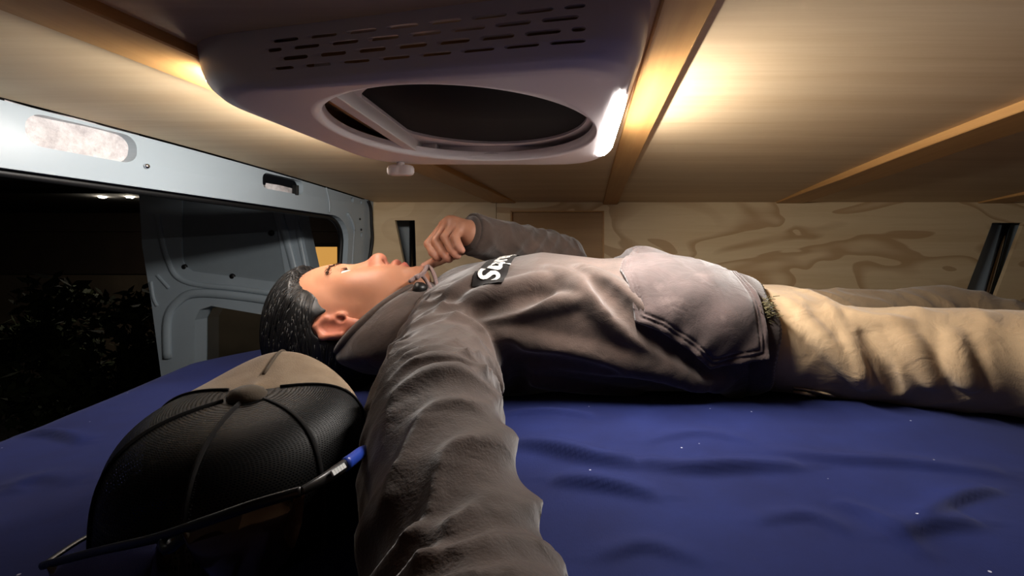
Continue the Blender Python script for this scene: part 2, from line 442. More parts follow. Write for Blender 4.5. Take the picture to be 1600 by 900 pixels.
for y, z in ((1.29, .118), (1.30, .09)):
    v, f = lathe([(.003, 0), (.003, .002)], 10, (-hx(y)-slope(z)+.0, y, z), (1, 0, 0)); mk('plug', v, f, 'black', wl)
# insulation seen in the openings
def lump(y0, y1, z0, z1, dep, amp, seed, ny=40, nz=20):
    r = np.random.default_rng(seed); ph = r.uniform(0, 6, 12); fr = r.uniform(20, 90, 12)
    V, Fc = [], []
    for i in range(ny+1):
        for k in range(nz+1):
            y = y0+(y1-y0)*i/ny; z = z0+(z1-z0)*k/nz
            b = sum(math.sin(fr[q]*y+ph[q]+fr[-q-1]*.8*z)*math.sin(fr[q-3]*z*1.2+ph[q-2]) for q in range(6))/6
            V.append((-hx(y)-dep+amp*b, y, z))
    for i in range(ny):
        for k in range(nz): a = i*(nz+1)+k; Fc.append((a, a+1, a+nz+2, a+nz+1))
    n = len(V); V += [(x-.03, y, z) for x, y, z in V]; Fc += [tuple(q+n for q in reversed(t)) for t in Fc]
    return V, Fc
v, f = lump(.595, .75, .14, .205, .012, .009, 3)
mk('insulation_batt', v, f, 'wool', None, label='crumpled white wool insulation in the large oval header cutout', cat='insulation')
v, f = lump(.99, 1.095, .135, .166, .012, .007, 5, 24, 10)
mk('insulation_batt', v, f, 'wool', None, label='scrap of white foil insulation in the dark small header cutout', cat='insulation')
box('wire_clip', (-hx(1.055)-.008, 1.052, .150), (-hx(1.055)+.004, 1.058, .172), 'black', wl, .001)

# ------------------------------------------------------------------ roof fan
fan = empty('roof_vent_fan', (-.14, .56, .155), 'round pale plastic roof vent fan with slotted face and bright side lamps', 'roof fan')
ZB = .155
def rpoly(c, rad, n=220):
    c = [np.array(p, float) for p in c]; k = len(c); pts = []
    for i in range(k):
        p, a, b = c[i], c[i-1], c[(i+1) % k]
        d1 = (a-p)/np.linalg.norm(a-p); d2 = (b-p)/np.linalg.norm(b-p)
        s = p+d1*rad[i]; e = p+d2*rad[i]
        for t in np.linspace(0, 1, 14): pts.append((1-t)**2*s+2*t*(1-t)*p+t*t*e)
    pts = np.array(pts); q = np.vstack([pts, pts[:1]]); L = np.r_[0, np.cumsum(np.linalg.norm(np.diff(q, axis=0), axis=1))]
    s = np.linspace(0, L[-1], n, endpoint=False)
    return np.c_[np.interp(s, L, q[:, 0]), np.interp(s, L, q[:, 1])]
# corners: near-left, near-right, far-right, far-left; outlines at the ceiling and of the flat bottom
TOP = [(-.392, .442), (.058, .345), (.052, .775), (-.345, .775)]
BOT = [(-.328, .432), (.028, .385), (.020, .752), (-.312, .746)]
NP_ = 240
ot = rpoly(TOP, [.075, .05, .10, .09], NP_); ob = rpoly(BOT, [.07, .05, .075, .07], NP_)
HC = np.array([-.136, .566]); HR = .154
ang0 = np.unwrap(np.arctan2(ob[:, 1]-HC[1], ob[:, 0]-HC[0]))
circ = np.c_[HC[0]+HR*np.cos(ang0), HC[1]+HR*np.sin(ang0)]
PROF = [(0., 0.), (.03, .15), (.08, .40), (.20, .68), (.42, .88), (.70, .975), (1.0, 1.0)]   # (blend outline top->bottom, blend height)
def trim_pt(i, t, off=0.):
    """i: position along the outline (index), t in 0..1 down the side profile"""
    i0 = int(math.floor(i)) % NP_; i1 = (i0+1) % NP_; fr = i-math.floor(i)
    a = ot[i0]*(1-fr)+ot[i1]*fr; b = ob[i0]*(1-fr)+ob[i1]*fr
    tt = np.linspace(0, 1, len(PROF)); s = np.interp(t, tt, [p[0] for p in PROF]); h = np.interp(t, tt, [p[1] for p in PROF])
    p = a*(1-s)+b*s; zt = zc(p[1])+.002; z = zt+(ZB-zt)*h
    d = a-b; d = d/(np.linalg.norm(d)+1e-9)
    return np.array([p[0]+d[0]*off, p[1]+d[1]*off, z-off*.55*s])
# find outline ranges
def near_idx(x, y): return int(np.argmin((ot[:, 0]-x)**2+(ot[:, 1]-y)**2))
iA, iB = near_idx(-.300, .424), near_idx(.022, .352)
rowsT = np.linspace(0, 1, 22)
V, Fc = [], []
for t in rowsT:
    for i in range(NP_): V.append(trim_pt(i, t))
base = len(V); NH = 6
for q in range(1, NH+1):
    for i in range(NP_):
        p = ob[i]*(1-q/NH)+circ[i]*(q/NH); V.append((p[0], p[1], ZB))
for q in range(4):     # lip turning up into the opening
    for i in range(NP_):
        rr = HR-.004*math.sin(q/3*PI/2); V.append((HC[0]+rr*math.cos(ang0[i]), HC[1]+rr*math.sin(ang0[i]), ZB+.002+.010*q/3))
nr = len(rowsT)+NH+4
win_t = (.10, .62)
for r in range(nr-1):
    for i in range(NP_):
        j = (i+1) % NP_
        if r < len(rowsT)-1 and iA <= i < iB and win_t[0] <= rowsT[r]-1e-6 and rowsT[r+1] <= win_t[1]+1e-6: continue
        Fc.append((r*NP_+i, (r+1)*NP_+i, (r+1)*NP_+j, r*NP_+j))
ta = min(t for t in rowsT if t >= win_t[0]+1e-6); tb = max(t for t in rowsT if t <= win_t[1]+1e-6)
trim = mk('trim_bezel', V, Fc, 'fan', fan)
# slotted grille filling the window of the near face
slots = []; W_ = iB-iA
SU = .2/ W_                                  # plan units for the flat layout
u0, u1 = 0., .2; vv0, vv1 = 0., .06
rows = [(.80, .0), (.605, .5), (.41, .0), (.215, .5)]
pitch = (u1-u0)*.118
for vfr, sh in rows:
    vy = vv0+(vv1-vv0)*(1-vfr)
    k = -1
    while True:
        a = u0+.012+pitch*(k+sh*.9)+.002*(1-vfr)*4; b = a+pitch*.78; k += 1
        a2, b2 = max(a, u0+.009), min(b, u1-.011)
        if a > u1-.014: break
        if b2-a2 < .004: continue
        hh = .0024; r = min(.0022, (b2-a2)*.4)
        slots.append(rrect(a2, b2, vy-hh, vy+hh, r, 3))
def gmap(off):
    def m(u, v):
        return trim_pt(iA+(u-u0)/(u1-u0)*W_, ta+(tb-ta)*(v-vv0)/(vv1-vv0), off)
    return m
g = plate('vent_grille', [(u0, vv0), (u1, vv0), (u1, vv1), (u0, vv1)], slots, gmap(0.), gmap(-.004), .006, 'fan', fan)
for p_ in g.data.polygons: p_.use_smooth = True
g.data.set_sharp_from_angle(angle=.6)
# side lamps
def lamp(ia, ib, t0, t1, taper):
    N = 40; K = 8; lo, hi, fc = [], [], []
    for a in range(N+1):
        s = a/N; w = min(1., (1-(1-min(s/taper[0], 1))**2) if s < taper[0] else 1)*min(1., math.sqrt(max(0, 1-((max(s, 1-taper[1])-(1-taper[1]))/taper[1])**2)) if s > 1-taper[1] else 1)
        tm = t0*.35+t1*.65
        for b in range(K+1):
            t = tm+((t0-tm) if b < K/2 else (t1-tm))*w*abs(b-K/2)/(K/2)
            lo.append(trim_pt(ia+(ib-ia)*s, t, .0008+.0045*w*(1-(abs(b-K/2)/(K/2))**2)))
    for a in range(N):
        for b in range(K): q = a*(K+1)+b; fc.append((q, q+1, q+K+2, q+K+1))
    return lo, fc
ra, rb = near_idx(.058, .385), near_idx(.051, .685)
v, f = lamp(ra, rb, .56, 1.0, (.45, .12)); mk('side_lamp', v, f, 'led', fan, label='glowing white lamp strip')
la, lb = near_idx(-.39, .465), near_idx(-.325, .765)
la = la if la > lb else la+NP_
v, f = lamp(lb, la, .16, .56, (.12, .45)); mk('side_lamp', v, f, 'led_l', fan, label='glowing white lamp strip')
# inside of the opening: insect screen frame, dark net, shaft, blades
scr = plate('screen_frame', rrect(-.245, .016, .430, .728, .006), [[(max(-.234, HC[0]+.012+.131*math.cos(a)), .572+.131*math.sin(a)) for a in np.linspace(0, 2*PI, 60, endpoint=False)]],
      lambda x, y: (x, y, .176), lambda x, y: (x, y, .181), .03, 'fan_in', fan)
box('frame_bar', (-.250, .45, .160), (-.236, .728, .184), 'knobw', fan, .001)
box('frame_bar', (-.250, .716, .163), (.014, .728, .176), 'knobw', fan, .001)
box('frame_clip', (-.236, .700, .158), (-.214, .716, .176), 'knobw', fan, .0015)
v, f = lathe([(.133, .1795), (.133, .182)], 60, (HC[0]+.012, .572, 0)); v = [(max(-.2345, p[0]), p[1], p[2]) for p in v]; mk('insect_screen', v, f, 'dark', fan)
for k in range(5):
    a = 2*PI*k/5; c = np.array([HC[0]+.01, .572, .21]); d = np.array([math.cos(a), math.sin(a), 0]); e = np.array([-math.sin(a), math.cos(a), .35])
    q = [c+d*.02+e*.012, c+d*.02-e*.012, c+d*.12-e*.03, c+d*.12+e*.03]
    vv = q+[p+np.array([0, 0, .002]) for p in q]
    mk('fan_blade', vv, [(0, 1, 2, 3), (7, 6, 5, 4), (0, 4, 5, 1), (1, 5, 6, 2), (2, 6, 7, 3), (3, 7, 4, 0)], 'slot', fan, smooth=False)
for lo, hi in (((-.282, .44, .178), (-.276, .74, .26)), ((.021, .44, .178), (.027, .74, .26)), ((-.282, .736, .178), (.027, .742, .26)), ((-.282, .438, .178), (.027, .444, .26))):
    box('roof_shaft', lo, hi, 'inset', fan, 0)
box('shaft_bracket', (-.284, .56, .186), (-.270, .66, .20), 'paint', fan, .001)
box('shaft_bracket', (-.284, .53, .186), (-.270, .556, .21), 'black', fan, .001)
# crank knob under the far-left corner
kb = P(626, 266, .735)
v, f = lathe([(.006, .02), (.006, .008), (.009, .006)][::-1], 16, kb); st_ = mk('crank_stem', v, f, 'knobw', fan)
pl = []
for k in range(40):
    a = 2*PI*k/40; rr = .0125+.0085*abs(math.cos(a))**1.5
    pl.append((kb[0]+rr*math.cos(a), kb[1]+.55*rr*math.sin(a)))
rings = [[(kb[0]+(x-kb[0])*s, kb[1]+(y-kb[1])*s, kb[2]+z) for x, y in pl] for s, z in ((.80, -.008), (.93, -.0065), (1., -.003), (1., .003), (.9, .0065), (.7, .008))]
v, f = loftv(rings, cap=True); mk('crank_knob', v, f, 'knobw', fan)

# ------------------------------------------------------------------ open rear door outside
YD = 1.385; S_ = F/YD
def dp(px, py): return ((px-CX)/S_, (CY-py)/S_)
door = empty('rear_door', (-1.0, YD, -1.3), 'open pale grey van door with a bolted plate above a dark window', 'van door')
outl = [dp(214, 250), dp(452, 250), dp(470, 352), dp(487, 428), dp(575, 436), dp(575, 1000), dp(275, 1000), dp(252, 590), dp(236, 470), dp(222, 385)]
lowr = [dp(302, 900), dp(304, 500), dp(312, 484), dp(330, 478), dp(470, 502), dp(486, 512), dp(486, 900)]
upr = [dp(284, 300), dp(420, 300), dp(434, 360), dp(447, 436), dp(440, 442), dp(300, 424), dp(289, 416), dp(284, 404)]
plate('door_frame', outl, [lowr, upr], lambda x, z: (x, YD, z), lambda x, z: (x, YD+.05, z), .05, 'doorpaint', door)
plate('bolted_plate', [dp(283, 299), dp(421, 299), dp(448, 443), dp(440, 444), dp(300, 426), dp(286, 418)], [], lambda x, z: (x, YD+.004, z), lambda x, z: (x, YD+.008, z), .06, 'plate', door)
plate('window_glass', [dp(300, 470), dp(490, 490), dp(490, 905), dp(298, 905)], [], lambda x, z: (x, YD+.046, z), lambda x, z: (x, YD+.049, z), .1, 'glass', door)
for px, py in ((287, 417), (362, 432), (443, 440), (423, 364)):
    x, z = dp(px, py); v, f = lathe([(.0085, 0), (.0085, .003), (.005, .006)], 14, (x, YD+.004, z), (0, -1, 0)); mk('clip', v, f, 'black', door)
def dtube(name, pts, r, mat='doorpaint', fl=.6):
    tube(name, catmull([(dp(*p)[0], YD-.001, dp(*p)[1]) for p in pts], 24), r, mat, door, 8, flat=fl, up=(0, 1, 0))
dtube('pressed_rib', [(436, 330), (450, 380), (466, 440)], .012)
dtube('pressed_rib', [(463, 345), (478, 420), (484, 440)], .007)
dtube('pressed_rib', [(246, 335), (262, 405), (290, 440), (380, 452), (480, 466)], .008)
dtube('pressed_rib', [(262, 560), (262, 500), (278, 472), (310, 458), (400, 466), (485, 482)], .013)
dtube('pressed_rib', [(236, 440), (240, 465), (246, 478)], .005)
dtube('pressed_rib', [(246, 430), (264, 450)], .005)
box('hinge', (-.66, YD-.02, -.25), (-.585, YD+.03, -.19), 'paint', door, .003)
box('hinge', (-.66, YD-.02, -1.1), (-.585, YD+.03, -1.04), 'paint', door, .003)

# ------------------------------------------------------------------ night outside
ZG = -2.05
v, f = boxv((-16, -8, ZG-.1), (12, 16, ZG)); mk('ground', v, f, 'ground', None, False, kind='structure')
house = empty('house', (-6, 6.4, ZG), 'dim house with dark eaves and two small soffit lights beyond the trees', 'house')
HY = 6.2
def hp(px, py, Y=HY): return ((px-CX)/F*Y, (CY-py)/F*Y)
xw = hp(478, 0)[0]
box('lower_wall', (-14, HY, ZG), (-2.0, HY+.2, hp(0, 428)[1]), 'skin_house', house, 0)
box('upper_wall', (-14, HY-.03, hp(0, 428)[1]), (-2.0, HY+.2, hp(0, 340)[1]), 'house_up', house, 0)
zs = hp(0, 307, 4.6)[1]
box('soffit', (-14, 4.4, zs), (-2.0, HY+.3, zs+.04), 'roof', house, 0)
box('dark_fascia', (-14, HY-.06, hp(0, 362)[1]), (-2.0, HY+.0, zs), 'house_up', house, 0)  # dark board put in to darken the wall top under the soffit
v, f = boxv((-14.2, 4.3, zs+.04), (-1.9, HY+.4, zs+.1)); v[6] = (v[6][0], v[6][1], zs+1.6); v[7] = (v[7][0], v[7][1], zs+1.6); mk('roof', v, f, 'roof', house, False)
for px, py in ((160, 306), (203, 306)):
    p = P(px, py, 4.62); v, f = lathe([(.022, -.010), (.032, 0)], 16, (p[0], p[1], zs)); mk('soffit_lamp', v, f, 'lampw', house)
wx0, wz1 = hp(490, 386); wx1, wz0 = hp(530, 470)
fr_ = box('window_frame', (wx0-.05, HY-.05, wz0-.05), (wx1+.05, HY+.01, wz1+.05), 'roof', house, 0)
box('window_pane', (wx0+.06, HY-.058, wz0), (wx1, HY-.052, wz1), 'litwin', fr_, 0)
M['curtain'] = emit('lit_curtain', (.55, .24, .05), .11)
box('curtain', (wx0, HY-.06, wz0), (wx0+.06, HY-.054, wz1), 'curtain', fr_, 0)
def tree(px, Y, top, rad, n, seed, lab):
    r = np.random.default_rng(seed); x = (px-CX)/F*Y; zt = (CY-top)/F*Y
    t = empty('garden_tree', (x, Y, ZG), lab, 'tree', 'dark garden trees outside the van')
    tube('trunk', [(x, Y, ZG), (x+.05, Y, ZG+.6), (x-.04, Y+.03, zt-.5)], [.07, .055, .02], 'bark', t, 8)
    V, Fc = [], []
    cl = [(x+r.normal(0, rad*.45), Y+r.normal(0, rad*.4), ZG+.3+(zt-.12-ZG-.3)*r.beta(2.2, 1.3), rad*r.uniform(.18, .42)) for _ in range(26)]
    for _ in range(n):
        c = cl[r.integers(len(cl))]; d = r.normal(0, 1, 3); d /= np.linalg.norm(d); p = np.array(c[:3])+d*c[3]*r.uniform(.4, 1.0)
        if p[2] > zt: p[2] = zt-r.uniform(0, .15)
        a = r.normal(0, 1, 3); a /= np.linalg.norm(a); b = np.cross(a, d); b /= np.linalg.norm(b)+1e-9; s = r.uniform(.03, .06)
        k = len(V); V += [p-a*s, p+b*s*.45, p+a*s, p-b*s*.45]; Fc.append((k, k+1, k+2, k+3))
    mk('foliage', V, Fc, 'leaf', t, False, kind='stuff')
tree(70, 3.9, 440, .62, 2600, 1, 'loose dark tree in front of the dim house wall')
tree(190, 3.2, 425, .55, 3000, 2, 'dense black bush close beside the open van door')
tree(-420, 2.6, 500, .45, 2000, 3, 'low dark shrub beside the loose tree')

# ------------------------------------------------------------------ bed
ZBED = -.172
def xleft(y): return np.interp(y, [-1, .2, .516, .81, 1.0, 1.17, 1.22, 1.4], [-.53, -.55, -.615, -.70, -.665, -.64, -.56, -.555])
# fold lines of the sheet: pixel polylines, height (m), width (m)
def on_bed(px, py):
    Y = -ZBED*F/(py-CY); return ((px-CX)/F*Y, Y)
FOLDS = [([(800, 690), (860, 702), (930, 718), (1000, 724)], .012, .013), ([(990, 722), (1080, 728), (1160, 724), (1260, 722)], .010, .012),
         ([(860, 742), (940, 752), (1030, 768)], .009, .011), ([(1400, 822), (1450, 806), (1530, 800)], .007, .011),
         ([(790, 650), (860, 648), (930, 655)], .005, .008), ([(1000, 690), (1090, 676), (1180, 690)], .004, .009),
         ([(1560, 750), (1500, 765), (1440, 800)], .006, .008), ([(1180, 800), (1260, 790), (1330, 815)], .004, .008),
         ([(40, 676), (90, 678), (130, 688)], .008, .008), ([(0, 760), (60, 740), (120, 745)], .004, .01), ([(1300, 770), (1360, 790), (1450, 850)], .004, .007),
         ([(930, 850), (1010, 835), (1100, 860)], .004, .008), ([(1180, 700), (1300, 712), (1430, 716), (1580, 728)], .006, .012)]
def bed_h(x, y):
    z = np.full(x.shape, ZBED)
    z = z-.010*np.clip((.55-y)/.3, 0, 1)
    z = z+.0012*np.sin(9*x+3*y)+.0012*np.sin(13*y-4*x+1)+.0007*np.sin(31*x+17*y)
    for pts, h, w in FOLDS:
        p = np.array([on_bed(*q) for q in pts]); p = catmull(np.c_[p, p[:, :1]*0], 16)[:, :2]
        best = np.full(x.shape, 9.); tt = np.zeros(x.shape); sd = np.zeros(x.shape)
        for i in range(len(p)-1):
            a, b = p[i], p[i+1]; d = b-a; L = d@d+1e-12
            t = np.clip(((x-a[0])*d[0]+(y-a[1])*d[1])/L, 0, 1)
            ex = x-a[0]-t*d[0]; ey = y-a[1]-t*d[1]; q = np.hypot(ex, ey); m = q < best
            best = np.where(m, q, best); tt = np.where(m, (i+t)/(len(p)-1), tt); sd = np.where(m, ey, sd)
        win = np.sin(np.clip(tt, .02, .98)*PI)**.6
        ww = np.where(sd > 0, w*1.5, w*.55)
        z = z+h*win*np.exp(-(best/ww)**2)
    g = lambda cx, cy, sx, sy, a: a*np.exp(-((x-cx)/sx)**2-((y-cy)/sy)**2)
    z = z-g(-.36, .745, .10, .09, .022)
    tors = np.clip(1-((y-.75)/.165)**2, 0, 1)*np.clip((x+.30)/.1, 0, 1)*np.clip((.42-x)/.15, 0, 1)
    z = z-.014*tors
    e = np.clip((x-xleft(y))/.05, 0, 1)
    return z-.05*(1-np.sqrt(np.clip(1-(1-e)**2, 0, 1)))
bxs = np.r_[np.linspace(-.02, .06, 16)[:-1], np.linspace(.06, 1.36, 330), np.linspace(1.37, 2.40, 40)]   # offset from the left edge
bys = np.r_[np.linspace(YN+.02, .12, 30), np.linspace(.125, .75, 190), np.linspace(.755, 1.345, 90)]
U, Vv = np.meshgrid(bxs, bys, indexing='ij')
Xb = xleft(Vv)+np.clip(U, 0, None)
Xb = np.minimum(Xb, XR-.01); Zb = bed_h(Xb, Vv)
drop = np.where(U < 0, U*4.0, 0.); Zb = Zb+drop; Xb = np.where(U < 0, xleft(Vv)-.002, Xb)
n0, n1 = U.shape
V = np.c_[Xb.ravel(), Vv.ravel(), Zb.ravel()]
idx = np.arange(n0*n1).reshape(n0, n1)
Fq = np.stack([idx[:-1, :-1], idx[1:, :-1], idx[1:, 1:], idx[:-1, 1:]], -1).reshape(-1, 4)
bed = empty('bed', (.4, .3, -1.6), 'wide bed under a wrinkled navy blue sheet', 'bed')
mk('sheet', V, Fq, 'sheet', bed)
lf = [(float(xleft(y))-.001, y) for y in np.linspace(YN+.02, 1.34, 16)]
plate('mattress', [(XR-.01, YN+.02), (XR-.01, 1.34)]+lf[::-1], [], lambda x, y: (x, y, -.27), lambda x, y: (x, y, -.34), .2, 'sheet', bed)
plate('platform', [(XR-.01, YN+.02), (XR-.01, 1.34)]+[(x+.02, y) for x, y in lf[::-1]], [], lambda x, y: (x, y, -.34), lambda x, y: (x, y, -.36), .3, 'inset', bed)
for x, y in ((-.48, -.8), (-.5, 1.25), (1.68, -.8), (1.68, 1.25)): box('leg', (x-.03, y-.03, -1.6), (x+.03, y+.03, -.36), 'batten', bed, .003)

# ------------------------------------------------------------------ trucker cap
cap = empty('trucker_cap', (-.222, .30, -.1785), 'trucker cap with tan front and black mesh back, on the blue sheet', 'cap')
CB = np.array([-.233, .335, -.1785]); fw = np.array([-.27, .963, 0]); fw /= np.linalg.norm(fw); sdv = np.array([fw[1], -fw[0], 0])
CA, CBW, CH = .090, .0755, .086
def cap_pt(ph, v, off=0.):
    """ph 0 = front, v 0 = rim, 1 = button"""
    n = 4.0; a = v*PI/2
    rr = abs(math.cos(a))**(2/n); zz = abs(math.sin(a))**(2/n)
    c, s = math.cos(ph), math.sin(ph)
    fx = CA*rr*c; sx = CBW*rr*s
    front = max(0, c)
    z = CH*zz*(1-.06*(1-rr)*0)+.019*math.exp(-((fx-.062)/.034)**2-(sx/.048)**2)*zz+.004*zz*max(0, c)
    z -= .010*zz*max(0, -c)*rr
    fx += (.012*zz*front*rr)
    lean = -.02*zz
    nr = np.array([c/CA, s/CBW]); nr /= np.linalg.norm(nr)
    p = CB+fw*(fx+lean*0+off*nr[0]*rr)+sdv*(sx+off*nr[1]*rr)+np.array([0, 0, z+off*zz])
    return p
def cap_panel(name, a0, a1, mat, v0=0., v1=1.0, off=0., th=.0018, n=26, m=30):
    o_, i_, uv = [], [], []
    for a in range(n+1):
        for b in range(m+1):
            ph = a0+(a1-a0)*a/n; v = v0+(v1-v0)*(1-(1-b/m)**1.8)
            o_.append(cap_pt(ph, v, off)); i_.append(cap_pt(ph, v, off-th)); uv.append((ph*CA*430*max(.12, math.cos(v*PI/2)**.6), v*.15*430))
    fc = []
    for a in range(n):
        for b in range(m): q = a*(m+1)+b; fc.append((q, q+1, q+m+2, q+m+1))
    if mat == 'net': return mk(name, o_, [t[::-1] for t in fc], mat, cap, uv=uv)
    k = len(o_); fc2 = [t[::-1] for t in fc]+[tuple(x+k for x in t) for t in fc]
    return mk(name, o_+i_, fc2, mat, cap)
AF = math.radians(77)
cap_panel('front_panel', 0, AF, 'tan'); cap_panel('front_panel', -AF, 0, 'tan')
rest = (2*PI-2*AF)/4
for k in range(4): cap_panel('mesh_panel', AF+k*rest, AF+(k+1)*rest, 'net')
for a in (0, AF, -AF): tube('seam', [cap_pt(a, v, .0006) for v in np.linspace(0.02, .97, 40)], .0011, 'button' if a == 0 else 'capblk', cap, 6)
for k in range(1, 4): tube('seam_tape', [cap_pt(AF+k*rest, v, -.0005) for v in np.linspace(0.0, .97, 40)], .0030, 'capblk', cap, 6, flat=.35, up=(1, 0, 0))
for s in (1, -1):
    tube('stitch_line', [cap_pt(s*(AF-.05/max(.25, math.cos(v*PI/2))*.6), v, .0004) for v in np.linspace(.05, .60, 40)], .0006, 'button', cap, 5)
bt = cap_pt(PI, .995); v, f = lathe([(.0115, -.002), (.0118, .002), (.0095, .0055), (.005, .0075), (.001, .008)], 20, bt); mk('button', v, f, 'button', cap)
rings = [[cap_pt(a, 0, o_)+np.array([0, 0, z]) for a in np.linspace(0, 2*PI, 60, endpoint=False)] for o_, z in ((.0005, .0), (.0005, .028), (-.003, .028), (-.003, 0.))]
rings = [[cap_pt(a, v, o_) for a in np.linspace(0, 2*PI, 60, endpoint=False)] for o_, v in ((-.002, .0), (-.002, .10), (-.004, .10), (-.004, 0.))]
v, f = loftv(rings+[rings[0]]); mk('sweatband', v, f, 'capblk', cap)
# brim pointing away from the camera
bo, bi = [], []
for a in range(25):
    t = -1.15+2.3*a/24
    e0 = cap_pt(t*.92, 0, 0); w = math.cos(t*1.22)**.7 if abs(t*1.22) < PI/2 else 0
    for b in range(7):
        q = b/6; p = e0+fw*(.072*w*q)+sdv*(.004*math.sin(t)*q)+np.array([0, 0, .006+.006*q*(1-q)*4-.016*(math.sin(t)**2)*q*0-.004*q])
        bo.append(p); bi.append(p-np.array([0, 0, .0035]))
fc = []
for a in range(24):
    for b in range(6): q = a*7+b; fc.append((q, q+1, q+8, q+7))
k = len(bo); mk('brim', bo+bi, [t[::-1] for t in fc]+[tuple(x+k for x in t) for t in fc]+[(a*7+6, a*7+13, a*7+13+k, a*7+6+k) for a in range(24)], 'tan', cap)

# ------------------------------------------------------------------ sunglasses resting on the back of the cap
sg = empty('sunglasses', P(330, 980, .2)*np.array([1, 1, 1]), 'black half-rim sunglasses with amber lenses and blue temple tips, leaning on the cap', 'sunglasses')
top = catmull([P(66, 884, .262), P(150, 862, .240), P(240, 842, .214), P(330, 812, .200), P(400, 788, .199), P(470, 768, .206)], 40)
tube('brow_frame', top, .0015, 'frame', sg, 10, flat=1.5)
tmp = catmull([P(470, 768, .206), P(510, 746, .220), P(545, 722, .25), P(566, 706, .285), P(572, 706, .305)], 30)
tp = tube('temple', tmp, np.interp(np.linspace(0, 1, 30), [0, .35, 1], [.0018, .0031, .0026]), 'frame', sg, 10, flat=.5, up=(1, 0, .3))
ti = [tmp[i] for i in range(13, 30)]; tube('temple_tip', ti, .0036, 'tipblue', tp, 10, flat=.75, up=(1, 0, .3), label='bright blue rubber tip')
def txt(body, size, extrude=.0002, shear=0., bold=0.):
    cu = bpy.data.curves.new('t', 'FONT'); cu.body = body; cu.size = size; cu.extrude = extrude; cu.shear = shear; cu.offset = bold; cu.align_x = 'CENTER'; cu.align_y = 'CENTER'; cu.resolution_u = 4
    ob = bpy.data.objects.new('t', cu); COL.objects.link(ob); bpy.context.view_layer.update()
    me = bpy.data.meshes.new_from_object(ob.evaluated_get(bpy.context.evaluated_depsgraph_get()))
    bm = bmesh.new(); bm.from_mesh(me); bmesh.ops.triangulate(bm, faces=bm.faces); bmesh.ops.subdivide_edges(bm, edges=[e for e in bm.edges if e.calc_length() > size*.15], cuts=4); bmesh.ops.triangulate(bm, faces=bm.faces)
    v = np.array([tuple(x.co) for x in bm.verts]); f = [tuple(q.index for q in t.verts) for t in bm.faces]; bm.free()
    bpy.data.objects.remove(ob); bpy.data.meshes.remove(me); bpy.data.curves.remove(cu)
    return v, f
# white printed block on the temple
i0, i1 = 7, 11
a, b = tmp[i0], tmp[i1]; d = (b-a); nrm = np.cross(d, [0, 0, 1]); nrm /= np.linalg.norm(nrm)
if nrm[1] > 0: nrm = -nrm
dn_ = d/np.linalg.norm(d); nrm = -(a+b)/2; nrm = nrm-dn_*(nrm@dn_); nrm /= np.linalg.norm(nrm)
upv = np.cross(nrm, d/np.linalg.norm(d)); upv /= np.linalg.norm(upv); upv = upv if upv[2] > 0 else -upv
for q in range(5):
    a0 = a+d*(q/5+.01); b0 = a+d*((q+1)/5-.012)
    qd = [a0-upv*.0013, b0-upv*.0013, b0+upv*.0013, a0+upv*.0013]; qd = [p+nrm*.0036 for p in qd]
    mk('temple_mark', qd+[p-nrm*.0008 for p in qd], [(0, 1, 2, 3), (7, 6, 5, 4), (0, 4, 5, 1), (2, 6, 7, 3), (1, 5, 6, 2), (3, 7, 4, 0)], 'mark', tp, False)
def lens(i0, i1, drop, fr):
    o_, uvn = [], 14
    n = 24; m = 10; pts = []
    for a in range(n+1):
        s = a/n; p = top[i0]*(1-s)+top[i1]*s; j = i0+(i1-i0)*s; jj = int(j); p = top[jj]*(1-(j-jj))+top[min(jj+1, len(top)-1)]*(j-jj)
        w = (1-abs(2*s-1)**3.2)**.6*(1-.18*s*0)
        for b in range(m+1):
            t = b/m; pts.append(p+np.array([0, -.006*math.sin(t*PI*.6), -.001-drop*w*t])+np.array([0, .010*t*t, 0]))
    fc = []
    for a in range(n):
        for b in range(m): q = a*(m+1)+b; fc.append((q, q+1, q+m+2, q+m+1))
    k = len(pts); th = np.array([0, .0016, 0])
    mk('lens', pts+[p+th for p in pts], fc+[tuple(x+k for x in t[::-1]) for t in fc], 'lens', sg)
lens(20, 38, .034, 0); lens(2, 17, .034, 0)
tube('nose_bridge', catmull([top[17]+np.array([0, 0, -.002]), top[18]+np.array([0, -.002, -.006]), top[20]+np.array([0, 0, -.003])], 10), .0022, 'frame', sg, 8)
tl = catmull([top[0], top[0]+np.array([-.004, .03, .0]), top[0]+np.array([.0, .08, -.004])], 16); tp2 = tube('temple', tl, .0020, 'frame', sg, 8, flat=.6)
tube('temple_tip', tl[11:], .0040, 'tipblue', tp2, 10, label='bright blue rubber tip')

